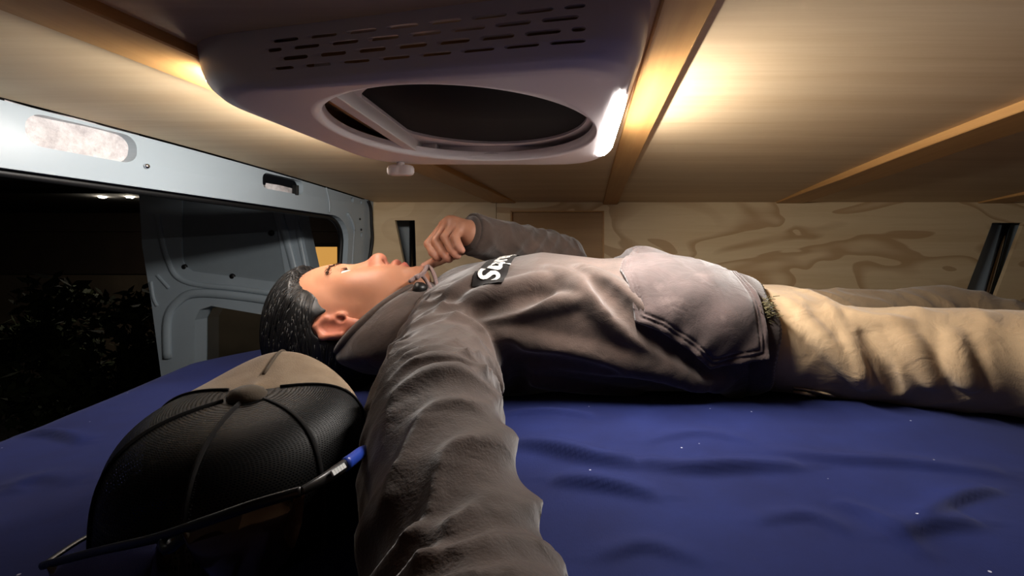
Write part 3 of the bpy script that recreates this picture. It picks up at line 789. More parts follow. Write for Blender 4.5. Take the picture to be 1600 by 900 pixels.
# ------------------------------------------------------------------ implicit-surface modelling (for the person)
def axis(*segs):
    """segs: (start, stop, step), ... -> one increasing non-uniform axis"""
    out = []
    for a, b, s in segs: out += list(np.arange(a, b-s*.3, s))
    return np.array(out+[segs[-1][1]], np.float32)
def smooth_mesh(v, q, it=3, lam=.5):
    n = len(v); v = v.copy()
    e = np.concatenate([np.stack([q[:, i], q[:, (i+1) % 4]], 1) for i in range(4)])
    cnt = np.bincount(e[:, 0], minlength=n)+np.bincount(e[:, 1], minlength=n); cnt = np.maximum(cnt, 1)[:, None]
    for _ in range(it):
        a = np.zeros_like(v)
        for k in range(3): a[:, k] = np.bincount(e[:, 0], weights=v[e[:, 1], k], minlength=n)+np.bincount(e[:, 1], weights=v[e[:, 0], k], minlength=n)
        v += lam*(a/cnt-v)
    return v
class Field:
    def __init__(s, xs, ys, zs): s.ax = (xs, ys, zs); s.d = np.full((len(xs), len(ys), len(zs)), .05, np.float32)
    def blk(s, lo, hi):
        sl = [slice(max(0, int(np.searchsorted(a, l))-1), int(np.searchsorted(a, h))+1) for a, l, h in zip(s.ax, lo, hi)]
        X = s.ax[0][sl[0]][:, None, None]; Y = s.ax[1][sl[1]][None, :, None]; Z = s.ax[2][sl[2]][None, None, :]
        return tuple(sl), X, Y, Z
    def add(s, fn, lo, hi, k=.005):
        sl, X, Y, Z = s.blk(lo, hi); a = s.d[sl]; b = fn(X, Y, Z).astype(np.float32)
        if a.size == 0: return
        h = np.clip(.5+.5*(b-a)/k, 0, 1); s.d[sl] = b+(a-b)*h-k*h*(1-h)
    def sub(s, fn, lo, hi, k=.003):
        sl, X, Y, Z = s.blk(lo, hi); a = s.d[sl]; b = -fn(X, Y, Z).astype(np.float32)
        if a.size == 0: return
        h = np.clip(.5-.5*(b-a)/k, 0, 1); s.d[sl] = b+(a-b)*h+k*h*(1-h)
    def cap(s, a, b, ra, rb, k=.005, sub=False):
        a = np.asarray(a, float); b = np.asarray(b, float); m = max(ra, rb)+k+.004
        (s.sub if sub else s.add)(lambda X, Y, Z: capsule(X, Y, Z, a, b, ra, rb), np.minimum(a, b)-m, np.maximum(a, b)+m, k)
    def chain(s, pts, rs, k=.004, sub=False):
        for i in range(len(pts)-1): s.cap(pts[i], pts[i+1], rs[i], rs[i+1], k, sub)
    def at(s, p):
        i = [min(int(np.searchsorted(a, q)), len(a)-1) for a, q in zip(s.ax, p)]; return s.d[i[0], i[1], i[2]]
    def mesh(s):
        g = vdb.FloatGrid(); g.background = .05
        d = np.pad(np.clip(s.d, -.05, .05), 1, constant_values=.05)
        g.copyFromArray(np.ascontiguousarray(d)); p, q = g.convertToQuads(0.0)
        p = np.asarray(p, np.float64)-1
        v = np.stack([np.interp(p[:, i], np.arange(len(s.ax[i])), s.ax[i]) for i in range(3)], 1)
        q = np.asarray(q)
        a, b, c, e = (v[q[:, i]] for i in range(4))
        vol = np.einsum('ij,ij->i', a, np.cross(b, c)).sum()+np.einsum('ij,ij->i', a, np.cross(c, e)).sum()
        if vol < 0: q = q[:, ::-1]
        return v, np.ascontiguousarray(q)
def capsule(X, Y, Z, a, b, ra, rb):
    d = b-a; L = float(d@d)+1e-12
    t = np.clip(((X-a[0])*d[0]+(Y-a[1])*d[1]+(Z-a[2])*d[2])/L, 0, 1)
    return np.sqrt((X-a[0]-t*d[0])**2+(Y-a[1]-t*d[1])**2+(Z-a[2]-t*d[2])**2)-(ra+(rb-ra)*t)
def ell(c, r):
    def fn(U, Fv, S):
        k0 = np.sqrt(((U-c[0])/r[0])**2+((Fv-c[1])/r[1])**2+((S-c[2])/r[2])**2)
        return (k0-1)*min(r)*np.clip(k0, .6, 1.5)**.0
    return fn

YM = .742
# head frame: u to the crown, f out of the face, s to the man's left (towards the camera)
HO = np.array([-.352, YM, -.092]); HS = (.985, .92, .97)
_roll = math.radians(6); _pit = math.radians(-2)
eu = np.array([-math.cos(_pit), 0, math.sin(_pit)]); ef0 = np.array([math.sin(_pit), 0, math.cos(_pit)]); es0 = np.array([0, -1., 0])
ef = ef0*math.cos(_roll)-es0*math.sin(_roll); es = es0*math.cos(_roll)+ef0*math.sin(_roll)
def H2W(u, f, s): return HO+eu*u*HS[0]+ef*f*HS[1]+es*s*HS[2]
def W2H(X, Y, Z):
    a, b, c = X-HO[0], Y-HO[1], Z-HO[2]
    return (a*eu[0]+b*eu[1]+c*eu[2])/HS[0], (a*ef[0]+b*ef[1]+c*ef[2])/HS[1], (a*es[0]+b*es[1]+c*es[2])/HS[2]

body = Field(axis((-.49, -.165, .0015), (-.165, 1.24, .008)), axis((.03, .62, .008), (.62, .875, .0015), (.875, 1.06, .006)), axis((-.215, .085, .0016)))
class HeadProxy:
    """adds shapes given in head coordinates, mirrored left/right"""
    def __init__(s, fld): s.f = fld
    def _wrap(s, fn, mirror):
        def g(X, Y, Z):
            u, f, t = W2H(X, Y, Z); return fn(u, f, np.abs(t) if mirror else t)
        return g
    def e(s, c, r, k=.006, sub=False, mirror=True):
        w = []
        for sg_ in ((1, -1) if mirror else (1,)):
            p = H2W(c[0], c[1], c[2]*sg_); w.append(p)
        m = max(r)+k+.006; lo = np.min(w, 0)-m; hi = np.max(w, 0)+m
        (s.f.sub if sub else s.f.add)(s._wrap(ell(c, r), mirror), lo, hi, k)
    def c(s, a, b, ra, rb, k=.006, sub=False):
        a = np.array(a, float); b = np.array(b, float); w = [H2W(p[0], p[1], p[2]*q) for p in (a, b) for q in (1, -1)]
        m = max(ra, rb)+k+.006
        (s.f.sub if sub else s.f.add)(s._wrap(lambda u, f, t: capsule(u, f, t, a, b, ra, rb), True), np.min(w, 0)-m, np.max(w, 0)+m, k)
def build_skull(h):
    h.e((.030, -.012, 0), (.086, .098, .076), .004)
    h.e((.030, .020, 0), (.070, .072, .066), .03)
hd = HeadProxy(body)
build_skull(hd)
hd.e((-.030, .030, 0), (.078, .058, .062), .025)
hd.e((-.062, .028, 0), (.044, .056, .054), .02)
hd.c((-.055, -.004, .050), (-.096, .062, .016), .014, .014, .02)
hd.e((-.097, .074, 0), (.015, .017, .021), .016)
hd.c((.020, .078, .010), (.018, .068, .044), .010, .010, .016)
hd.e((-.016, .058, .044), (.024, .021, .020), .018)
hd.e((-.045, .056, .032), (.026, .024, .022), .02)
hd.e((-.066, .070, 0), (.026, .022, .029), .016)
# eye sockets, lids
hd.e((.002, .094, .033), (.013, .014, .020), .012, sub=True)
hd.e((.001, .0700, .0325), (.0150, .0150, .0170), .005)
hd.e((.0060, .0750, .0330), (.0075, .0105, .0165), .004)
hd.e((-.0010, .0860, .0370), (.0062, .0130, .0170), .0015, sub=True)
# nose
hd.c((.010, .079, 0), (-.030, .1000, 0), .0075, .0100, .012)
hd.e((-.0355, .1035, 0), (.0115, .0120, .0125), .008)
hd.e((-.0385, .0915, .0135), (.0100, .0105, .0080), .007)
hd.c((-.040, .100, 0), (-.048, .086, 0), .0050, .0050, .006)
hd.e((-.0475, .0955, .0078), (.0060, .0065, .0036), .003, sub=True)
# lips
hd.c((-.0630, .0945, 0), (-.0675, .083, .021), .0068, .0030, .005)
hd.e((-.0640, .0960, .0), (.0062, .0066, .0130), .005)
hd.c((-.0785, .0920, 0), (-.0745, .082, .019), .0074, .0030, .005)
hd.e((-.0705, .0985, 0), (.0022, .0125, .0160), .0025, sub=True)
hd.e((-.0890, .0975, 0), (.0070, .0080, .0160), .010, sub=True)
# ears
hd.e((-.008, -.008, .0740), (.031, .0175, .0070), .004)
hd.c((.020, -.006, .0770), (.010, -.022, .0800), .0050, .0050, .004)
hd.c((.010, -.022, .0800), (-.016, -.020, .0790), .0050, .0045, .004)
hd.c((.020, -.006, .0770), (.008, .006, .0760), .0050, .0035, .004)
hd.e((-.034, -.006, .0750), (.0095, .0085, .0055), .004)
hd.e((-.004, -.006, .0815), (.0170, .0085, .0050), .003, sub=True)
hd.e((-.014, .004, .0790), (.0060, .0050, .0060), .003, sub=True)
hd.e((-.013, .011, .0740), (.0070, .0045, .0050), .003)
# neck
hd.c((-.050, -.030, .0), (-.150, -.020, .0), .056, .060, .025)
hd.e((-.110, .034, 0), (.018, .020, .016), .018)
# torso, limbs under the clothes
zt0 = -.088
for a, b, ra, rb in (((-.15, .75), (-.02, .75), .060, .068), ((-.02, .75), (.15, .75), .068, .054)):
    for o_ in (-.085, -.03, .03, .085): body.cap((a[0], a[1]+o_, zt0), (b[0], b[1]+o_, zt0), ra-.01*abs(o_)/.08, rb-.004, .03)
for o_ in (-.085, -.03, .03, .085): body.cap((.14, .75+o_, -.108), (.26, .75+o_, -.115), .046, .044, .02)
NARM = [P(706, 538, .620), P(692, 576, .535), P(684, 622, .43), P(684, 690, .33), P(708, 830, .25), P(740, 960, .2), np.array([-.028, .135, -.135])]
NR = [.063, .0585, .0535, .0485, .0435, .0405, .037]
body.chain([np.array([-.14, .69, -.105])]+NARM, [.045]+[r*.72 for r in NR], .02)
FSH, FEL, FWR = np.array([-.165, .915, -.075]), np.array([-.038, .965, .005]), P(737, 366, .795)
body.chain([FSH, FEL, FWR], [.048, .036, .024], .02)
NLEG = [(.25, .664, -.108, .066), (.34, .625, -.119, .060), (.50, .545, -.115, .061), (.68, .470, -.114, .060), (.86, .405, -.124, .053), (1.03, .35, -.132, .046)]
FLEG = [(.25, .835, -.108, .068), (.42, .880, -.113, .063), (.60, .925, -.114, .061), (.73, .955, -.108, .063), (.88, .945, -.130, .050), (1.08, .90, -.134, .045)]
for L in (NLEG, FLEG):
    body.chain([np.array(p[:3]) for p in L], [p[3]*.72 for p in L], .02)
    e = np.array(L[-1][:3]); body.chain([e, e+np.array([.06, -.005, .0]), e+np.array([.075, -.02, .07]), e+np.array([.08, -.03, .11])], [.034, .036, .034, .026], .02)
# the raised hand pinching the drawstring
def PT(*a): return [P(*q) for q in a]
HAND = {'index': (PT((696, 352, .806), (671, 381, .800), (677, 394, .789), (685, 402, .782)), (.0100, .0088, .0080, .0068)),
        'middle': (PT((702, 348, .797), (682, 377, .787), (692, 394, .777), (701, 404, .771)), (.0100, .0090, .0082, .0070)),
        'ring': (PT((711, 350, .788), (697, 371, .774), (707, 391, .766), (714, 399, .762)), (.0096, .0086, .0078, .0066)),
        'pinky': (PT((720, 356, .780), (711, 370, .766), (716, 384, .760), (721, 391, .757)), (.0086, .0074, .0068, .0058)),
        'thumb': (PT((726, 384, .812), (706, 396, .815), (685, 406, .806), (664, 417, .792)), (.0130, .0115, .0095, .0074))}
for nm, (p, r) in HAND.items():
    body.chain([FWR, p[0]], [.016, r[0]*1.15], .006)
    body.chain(p, r, .0022)
    t = p[-1]+(p[-1]-p[-2])*.12; body.cap(p[-1], t, r[-1], r[-1]*.8, .002)
body.cap(FWR, (HAND['middle'][0][0]+HAND['ring'][0][0])/2, .018, .012, .008)
# the near hand below the camera, outside the picture
w0 = NARM[-1]; kn_ = np.array([-.018, .060, -.122]); body.cap(w0, kn_, .024, .020, .012)
for q in range(4):
    a = kn_+np.array([.030-.020*q, -.006+.002*abs(q-1.5), .002]); ln_ = (.82, 1., .94, .76)[q]
    body.cap(w0+(kn_-w0)*.5, a, .016, .0115, .008)
    body.chain([a, a+np.array([.001, -.024, .022])*ln_, a+np.array([.001, -.030, .050])*ln_, a+np.array([.001, -.018, .064])*ln_], [.0098, .0088, .0080, .0066], .003)
a = kn_+np.array([-.040, .030, .010]); body.chain([w0+(kn_-w0)*.35, a, a+np.array([-.002, -.026, .022]), a+np.array([.004, -.044, .036])], [.016, .0125, .0105, .008], .006)
bv, bq = body.mesh(); bv = smooth_mesh(bv, bq, 1)
# skin colouring: lips, nose and ear redness, stubble, nails
u, f, s = W2H(bv[:, 0], bv[:, 1], bv[:, 2]); sa = np.abs(s)
g3 = lambda c, r: np.exp(-(((u-c[0])/r[0])**2+((f-c[1])/r[1])**2+((sa-c[2])/r[2])**2))
base_c = np.array(srgb(180, 126, 97)[:3]); tint = np.tile(base_c, (len(bv), 1))
def blend(w, rgb):
    global tint
    w = np.clip(w, 0, 1)[:, None]; tint = tint*(1-w)+np.array(srgb(*rgb)[:3])*w
blend(.75*g3((-.036, .1, .004), (.018, .022, .016)), (190, 116, 98))
blend(.45*g3((-.02, .065, .045), (.025, .03, .02)), (190, 126, 102))
blend(.8*g3((-.008, -.008, .08), (.04, .028, .014)), (188, 106, 86))
blend(.20*g3((-.058, .09, 0), (.006, .02, .022))+.22*g3((-.095, .08, 0), (.02, .03, .03)), (132, 100, 86))
lip = np.clip(1.35*g3((-.0635, .096, 0), (.0066, .013, .015)), 0, 1)**1.5+np.clip(1.35*g3((-.0785, .094, 0), (.0074, .013, .016)), 0, 1)**1.5
blend(.85*lip, (168, 86, 80))
hm = np.zeros(len(bv))
hsel = (bv[:, 0] > -.27) & (bv[:, 1] > .74) & (bv[:, 2] > -.012)
blend(.55*hsel.astype(float), (168, 120, 98))
for nm, (p, r) in HAND.items():
    t = p[-1]; d = np.linalg.norm(bv-t, axis=1); blend(.6*np.exp(-(d/.010)**2)*hsel, (196, 140, 124))
person = mk('person', bv, bq, 'skin', None, tint=tint, label='person in a brown hoodie and khaki trousers lying on the blue bed', cat='person')

# eyes
for sgn in (1, -1):
    c = H2W(.0003, .0712, .0328*sgn); V, Fc, T = [], [], []
    gz = (ef*.93+eu*.20+es*.05); gz /= np.linalg.norm(gz)
    v, f = lathe([(.0128*math.sin(a), -.0128*math.cos(a)) for a in np.linspace(.02, PI-.001, 26)], 28, c, gz)
    v = np.array(v); dd = (v-c)@gz/.0128
    T = np.where((dd > .955)[:, None], np.array([[.004, .004, .004]]), np.where((dd > .86)[:, None], np.array([[.035, .016, .008]]), np.array([[.62, .56, .53]])))
    mk('eyeball', v, f, 'eye', person, tint=T)
    # lashes and brow
    parts = []
    for k in range(16):
        q = k/15; a = H2W(.0046, .0790-.004*abs(q-.5), (.0215+.022*q)*sgn); a = H2W(.0056, .0845-.012*q*q, (.0205+.0285*q)*sgn); parts.append(tubev([a, a+ef*.0055+eu*.0015+es*sgn*.0015*(q-.3)], [.0008, .0003], 4))
    mk('eyelashes', *join(parts), 'brow', person)
    parts = []
    for k in range(130):
        q = random.random(); bu, bs_ = .0215+.005*math.sin(q*PI)*.9+random.gauss(0, .0020)-.004*q, (.010+.046*q)*sgn
        for bf in np.arange(.115, .05, -.0008):
            if body.at(H2W(bu, bf, bs_)) < 0: break
        a = H2W(bu, bf+.0008, bs_)
        b = a+es*sgn*.0065+eu*random.uniform(-.001, .002)-ef*(.0030*q); parts.append(tubev([a-ef*.001, a+(b-a)*.5+ef*.0006, b-ef*.0005], [.0003, .0003, .00012], 4))
    mk('eyebrow', *join(parts), 'brow', person)

# hair: a shaped cap swept back, with strands over it
def hairline(u, s):
    """largest f that carries hair"""
    return np.interp(u, [-.09, -.06, -.045, -.02, -.005, .006, .018, .032, .045, .058, .066, .074, .085], [-.06, -.045, -.022, -.014, -.002, .014, .032, .045, .053, .060, .070, .095, .14])
hf = Field(axis((-.49, -.26, .0018)), axis((.63, .86, .0018)), axis((-.215, .03, .0018)))
hh = HeadProxy(hf)
def hair_fn(X, Y, Z):
    u, f, s = W2H(X, Y, Z); s_ = np.abs(s)
    k0 = np.sqrt(((u-.030)/.086)**2+((f+.012)/.098)**2+(s_/.076)**2); a = (k0-1)*.076
    k1 = np.sqrt(((u-.030)/.070)**2+((f-.020)/.072)**2+(s_/.066)**2); b = (k1-1)*.066
    h = np.clip(.5+.5*(b-a)/.03, 0, 1); d = b+(a-b)*h-.03*h*(1-h)
    thick = .0045+.011*np.clip((u-.02)/.08, 0, 1)+.004*np.clip((-f)/.08, 0, 1)
    thick = thick*np.clip((hairline(u, s_)-f)/.022, .12, 1)
    d = d-thick+.0012*np.sin(300*s_+90*u)*np.sin(140*u+80*f)
    reg = (f-hairline(u, s_))*.8
    lowr_ = -(u+.075)
    return np.maximum(np.maximum(d, reg), lowr_)
hf.add(hair_fn, (-.49, .63, -.215), (-.26, .86, .03), .001)
hf.sub(lambda X, Y, Z: ell((-.010, -.006, .078), (.036, .025, .020))(*[q if i < 2 else np.abs(q) for i, q in enumerate(W2H(X, Y, Z))]), (-.42, .63, -.2), (-.28, .86, .0), .003)
hv, hq = hf.mesh()
hair = mk('hair', hv, hq, 'hair', person, label='short black swept-back hair')
parts = []; cnt = 0
hr = np.random.default_rng(5)
sel = hr.permutation(len(hv))
uu, ff, ss = W2H(hv[:, 0], hv[:, 1], hv[:, 2])
def skull_d(p):
    u, f, s = W2H(p[0], p[1], p[2]); s = abs(s)
    return hair_d(u, f, s)
def hair_d(u, f, s):
    k0 = math.sqrt(((u-.030)/.086)**2+((f+.012)/.098)**2+(s/.076)**2); a = (k0-1)*.076
    k1 = math.sqrt(((u-.030)/.070)**2+((f-.020)/.072)**2+(s/.066)**2); b = (k1-1)*.066
    h = min(1, max(0, .5+.5*(b-a)/.03)); d = b+(a-b)*h-.03*h*(1-h)
    return d-(.0045+.011*min(1, max(0, (u-.02)/.08))+.004*min(1, max(0, -f/.08)))*min(1, max(.12, (float(hairline(u, s))-f)/.022))
for i in sel:
    if cnt >= 1700: break
    u, f, s = uu[i], ff[i], ss[i]
    if s < -.045 or f < -.085 or hair_d(u, f, abs(s)) < -.0025: continue
    p = [u, f, s]; path = []; L = hr.uniform(.035, .085); n = 9; lift = hr.uniform(.0001, .0011)
    jit = hr.normal(0, .07, 3)
    for k in range(n):
        path.append(H2W(*p)); e_ = 1e-4
        g = np.array([(hair_d(p[0]+e_, p[1], abs(p[2]))-hair_d(p[0]-e_, p[1], abs(p[2]))), (hair_d(p[0], p[1]+e_, abs(p[2]))-hair_d(p[0], p[1]-e_, abs(p[2]))), (hair_d(p[0], p[1], abs(p[2]+e_))-hair_d(p[0], p[1], abs(p[2]-e_)))])
        g /= np.linalg.norm(g)+1e-9
        d_ = np.array([.25 if u > .05 else -.05, -1., .10*np.sign(s)])+jit; d_ -= g*(d_@g); d_ /= np.linalg.norm(d_)
        q = np.array(p)+d_*L/n; q -= g*(hair_d(q[0], q[1], abs(q[2]))-lift); p = list(q)
    pu, pf_, ps_ = W2H(*np.array(path).T)
    if np.any((np.abs(pu+.010) < .036) & (np.abs(pf_+.004) < .026)): continue
    parts.append(tubev(path, np.linspace(.0006, .00025, n), 4)); cnt += 1
mk('hair_strands', *join(parts), 'hair', hair, kind='stuff')

# ------------------------------------------------------------------ hoodie
TS = np.array([  # x, centre y, half width, top z, bottom z
    (-.275, .745, .060, -.075, -.165), (-.245, .745, .105, -.056, -.178), (-.20, .748, .150, -.028, -.184), (-.15, .75, .176, .001, -.187), (-.06, .75, .186, .016, -.188),
    (.03, .75, .184, .006, -.188), (.10, .75, .182, .008, -.188), (.17, .75, .180, .000, -.188), (.22, .75, .178, -.016, -.188), (.27, .75, .176, -.03, -.188)])
def tsec(X):
    x = np.asarray(X, float); return [np.interp(x, TS[:, 0], TS[:, i]) for i in range(1, 5)]
def torso_d(X, Y, Z, off=0.):
    cy, a, zt, zb = tsec(X); b = (zt-zb)/2; cz = (zt+zb)/2
    n = 2.35
    q = (np.abs((Y-cy)/a)**n+np.abs((Z-cz)/b)**n)**(1/n)
    return (q-1)*b*1.05-off
def sleeve_d(X, Y, Z, pts, rs, amp, freq, seed, upd):
    best = None; L0 = 0
    r = np.random.default_rng(seed); ph = r.uniform(0, 6.28, 8)
    for i in range(len(pts)-1):
        a, b = pts[i], pts[i+1]; d = b-a; L = float(d@d); ln = math.sqrt(L); dn = d/ln
        t = np.clip(((X-a[0])*d[0]+(Y-a[1])*d[1]+(Z-a[2])*d[2])/L, 0, 1)
        ex, ey, ez = X-a[0]-t*d[0], Y-a[1]-t*d[1], Z-a[2]-t*d[2]
        q = np.sqrt(ex**2+ey**2+ez**2)-(rs[i]+(rs[i+1]-rs[i])*t)
        up = upd-dn*(upd@dn); up = up/np.linalg.norm(up); sd = np.cross(dn, up)
        phi = np.arctan2(ex*sd[0]+ey*sd[1]+ez*sd[2], ex*up[0]+ey*up[1]+ez*up[2]); tt = L0+t*ln
        if best is None: best, bt_, bp = q, tt, phi
        else: m = q < best; best = np.where(m, q, best); bt_ = np.where(m, tt, bt_); bp = np.where(m, phi, bp)
        L0 += ln
    w = bt_*freq+.62*np.sin(bp+ph[0]+bt_*5)+.30*np.sin(2*bp+ph[1]-bt_*9)+.40*np.sin(bt_*27+ph[2])
    fold = (1-np.abs(np.sin(PI*w)))**1.05
    w2 = bt_*freq*.8-1.1*np.sin(bp+ph[3])+.35*np.sin(3*bp+ph[4]+bt_*13)
    fold2 = (1-np.abs(np.sin(PI*w2)))**1.6
    a1 = .5+.5*np.sin(bt_*23+ph[5]+2*bp); a2 = .5+.5*np.sin(bt_*19+ph[6]-2.3*bp)
    vis = .45+.55*np.cos(bp*.5)
    return best-amp*vis*((.35+.65*a1)*fold*1.1+(.25+.75*a2)*fold2*.9-.45)
hoodF = Field(axis((-.30, .285, .0022)), axis((.10, .56, .0027), (.56, .80, .0022), (.80, 1.03, .005)), axis((-.205, .10, .0022)))
hoodF.add(lambda X, Y, Z: np.maximum(torso_d(X, Y, Z), np.maximum(-.272-X, X-.240)), (-.30, .54, -.2), (.285, .96, .06), .001)
torsoB = hoodF.d.copy()
def hit(px, py, fld=hoodF, y0=.35, y1=1.0):
    d = np.array([(px-CX)/F, 1, (CY-py)/F]); lo = None
    for Y in np.arange(y0, y1, .0015):
        if fld.at(d*Y) < 0: return d*Y
    return d*.75
# near shoulder bulge and arm
SH = catmull([np.r_[p, r] for p, r in zip([np.array([-.155, .695, -.105])]+NARM, [.070]+NR)], 26); SR = list(SH[:, 3]); SH = SH[:, :3]
hoodF.add(lambda X, Y, Z: sleeve_d(X, Y, Z, SH, SR, .0080, 25., 11, np.array([0, .55, .83])), (-.29, .10, -.205), (.06, .80, .06), .022)
hoodF.cap((-.165, .70, -.106), (-.110, .665, -.106), .070, .070, .04)
# far arm
farF = Field(axis((-.235, .03, .0022)), axis((.74, 1.03, .003)), axis((-.17, .10, .0022)))
hoodF.cap((-.185, .80, -.085), FSH, .080, .072, .04)
farF.add(lambda X, Y, Z: sleeve_d(X, Y, Z, [FSH, FEL, FWR+(FWR-FEL)*.15], [.066, .050, .035], .005, 22., 4, np.array([0, -.6, .8])), (-.24, .74, -.17), (.03, 1.03, .1), .01)
farF.sub(lambda X, Y, Z: (((X-FWR[0])*(FEL-FWR)[0]+(Y-FWR[1])*(FEL-FWR)[1]+(Z-FWR[2])*(FEL-FWR)[2])/np.linalg.norm(FEL-FWR)+.004)+0*Z, (-.24, .74, -.17), (.03, 1.03, .1), .004)
# folds on the chest and side: (pixel polyline, radius profile peak, raise(+)/cut(-))
def fold(pts, r, k, sub=False, sink=.4):
    p = catmull([hit(*q) for q in pts], 14); w = np.sin(np.linspace(.12, .92, 14)*PI)**.7*r
    c = np.array([0, .76, -.11]); q = []
    for i, a in enumerate(p):
        n = np.array([0, a[1]-.75, a[2]+.09]); n /= np.linalg.norm(n)
        q.append(a-n*w[i]*(sink if not sub else -.45))
    hoodF.chain(q, list(w), k, sub)
fold([(862, 424), (920, 462), (985, 512), (1050, 560), (1130, 600), (1190, 622)], .017, .016)
fold([(905, 420), (960, 452), (1010, 500)], .010, .014)
fold([(930, 440), (1000, 505), (1060, 545), (1110, 585)], .012, .012, True)
fold([(770, 520), (850, 545), (940, 562), (1030, 580), (1100, 606)], .013, .014)
fold([(800, 560), (880, 572), (960, 588)], .009, .010, True)
fold([(735, 470), (790, 456), (850, 436)], .010, .014)
fold([(760, 500), (830, 480), (900, 470)], .008, .012)
fold([(745, 488), (800, 474), (860, 458)], .007, .010, True)
fold([(830, 595), (910, 604), (1000, 612)], .008, .010)
fold([(700, 462), (740, 440), (790, 420)], .007, .012)
# armpit crease between sleeve and side
fold([(792, 545), (812, 580), (806, 612)], .012, .008, True)
ov, oq = hoodF.mesh(); ov = smooth_mesh(ov, oq, 7)
hoodie = mk('hoodie', ov, oq, 'hood', person, label='faded brown fleece hoodie')
fv, fq = farF.mesh(); fv = smooth_mesh(fv, fq, 4); far = mk('far_sleeve', fv, fq, 'hood', hoodie)
# cuff of the raised arm
ca = FWR+(FEL-FWR)*-.04; cb = FWR+(FEL-FWR)*.13
tube('cuff', [ca+(cb-ca)*t for t in np.linspace(0, 1, 8)], [.029, .031, .032, .032, .032, .032, .0325, .033], 'hood', hoodie, 20)
# kangaroo pocket
def xt(p): 
    cy, a, zt, zb = tsec(p[0]); return (p[0], math.atan2(cy-p[1], p[2]+.10)*.16)
opn = [xt(hit(*q)) for q in ((992, 503), (1030, 517), (1075, 545), (1108, 575))]; bs = xt(hit(1204, 556)); tl = [xt(hit(*q)) for q in ((968, 425), (985, 455))]
poly = [(.085, 0.)]+tl[::-1][::-1]+opn+[(min(bs[0], .222), bs[1])]+[(.218, .0)]
half = sorted(poly[1:-1], key=lambda q: 0)
poly = poly+[(x, -t*.9) for x, t in poly[1:-1]][::-1]
poly = np.array(poly)
def poly_sd(x, y, P_):
    d = np.full(np.broadcast(x, y).shape, 9.); ins = np.zeros(d.shape, bool); j = len(P_)-1
    for i in range(len(P_)):
        a, b = P_[j], P_[i]; e = b-a; t = np.clip(((x-a[0])*e[0]+(y-a[1])*e[1])/(e@e+1e-12), 0, 1)
        d = np.minimum(d, np.hypot(x-a[0]-t*e[0], y-a[1]-t*e[1]))
        c = ((a[1] > y) != (b[1] > y)) & (x < (b[0]-a[0])*(y-a[1])/(b[1]-a[1]+1e-12)+a[0]); ins ^= c; j = i
    return np.where(ins, -d, d)
pk = Field(axis((.04, .26, .0016)), axis((.55, .95, .0018)), axis((-.17, .06, .0016)))
def pocket_fn(X, Y, Z):
    cy, a, zt, zb = tsec(X); th = np.arctan2(cy-Y, Z+.10)*.16
    sd = poly_sd(np.broadcast_to(X, np.broadcast(X, Y, Z).shape), th, poly)
    lift = .0075+.014*np.exp(-((X-.10)/.035)**2-((th+.03)/.05)**2)+.004*np.exp(-((X-.12)/.03)**2-((th-.10)/.03)**2)
    wr = .0009*np.sin(210*X+60*th+3*np.sin(50*th))*np.exp(-(np.abs(sd)/.02)**2)+.0012*np.sin(70*X+90*th)
    groove = .0016*np.exp(-((sd+.006)/.0011)**2)+.0016*np.exp(-((sd+.0105)/.0011)**2)
    return np.maximum(torso_d(X, Y, Z)-lift-wr+groove, sd)
pk.add(pocket_fn, (.04, .55, -.17), (.26, .95, .06), .001)
pv, pq = pk.mesh(); pv = smooth_mesh(pv, pq, 1); mk('kangaroo_pocket', pv, pq, 'pocket', hoodie, label='worn pale brown front pocket')
# ribbed waistband
rings = []
for x, o_ in ((.212, .001), (.216, .0040), (.228, .0045), (.238, .0040), (.243, .002), (.242, -.004)):
    ring = []
    for a in np.linspace(0, 2*PI, 220, endpoint=False):
        cy, hw, zt, zb = (float(q) for q in tsec(x)); b = (zt-zb)/2; cz = (zt+zb)/2; c, s = math.cos(a), math.sin(a); n = 2/2.35
        rb = .0007*math.cos(a*110)
        ring.append((x+.008*max(0, s)-.004+.003*math.sin(a*7), cy+(hw+o_+rb)*np.sign(c)*abs(c)**n, cz+(b+o_+rb)*np.sign(s)*abs(s)**n))
    rings.append(ring)
v, f = loftv(rings); mk('waistband', v, f, 'rib', hoodie)
# hood bunched around the neck
def hring(C, e1, hw, n=64, wob=0., seed=0):
    out = []; C = np.array(C, float); e1 = np.array(e1, float)
    for k in range(n):
        a = 2*PI*k/n; w = 1+wob*math.sin(5*a+seed)+wob*.6*math.sin(9*a+seed*2)
        out.append(C+e1*math.cos(a)*w+np.array([0, -hw*w, 0])*math.sin(a))
    return out
RN = [((-.235, .744, -.098), (.024, 0, .050), .070), ((-.285, .744, -.096), (.044, 0, .050), .080), ((-.310, .744, -.092), (.056, 0, .055), .088), ((-.308, .744, -.095), (.058, 0, .062), .096),
      ((-.292, .744, -.099), (.050, 0, .068), .108), ((-.264, .744, -.102), (.040, 0, .070), .117), ((-.230, .744, -.105), (.024, 0, .068), .120), ((-.195, .744, -.105), (.01, 0, .060), .114)]
RN = catmull([[*a, *b, c] for a, b, c in RN], 30)
rings = [hring(r[:3], r[3:6], r[6], 72, .018*math.sin(PI*i/29), i*.23) for i, r in enumerate(RN)]
rings = [[np.array([p[0], p[1], max(p[2], -.176)]) for p in r] for r in rings]
v, f = loftv(rings); hd_ = mk('hood', v, f, 'hood', hoodie)
m = hd_.modifiers.new('thick', 'SOLIDIFY'); m.thickness = .004; m.offset = -1
rim = hring((-.311, .744, -.0915), (.0575, 0, .0565), .090, 72)
rim = [np.array([p[0], p[1], max(p[2], -.172)]) for p in rim]
tube('hood_hem', rim, .0062, 'hood', hoodie, 10, closed=True)
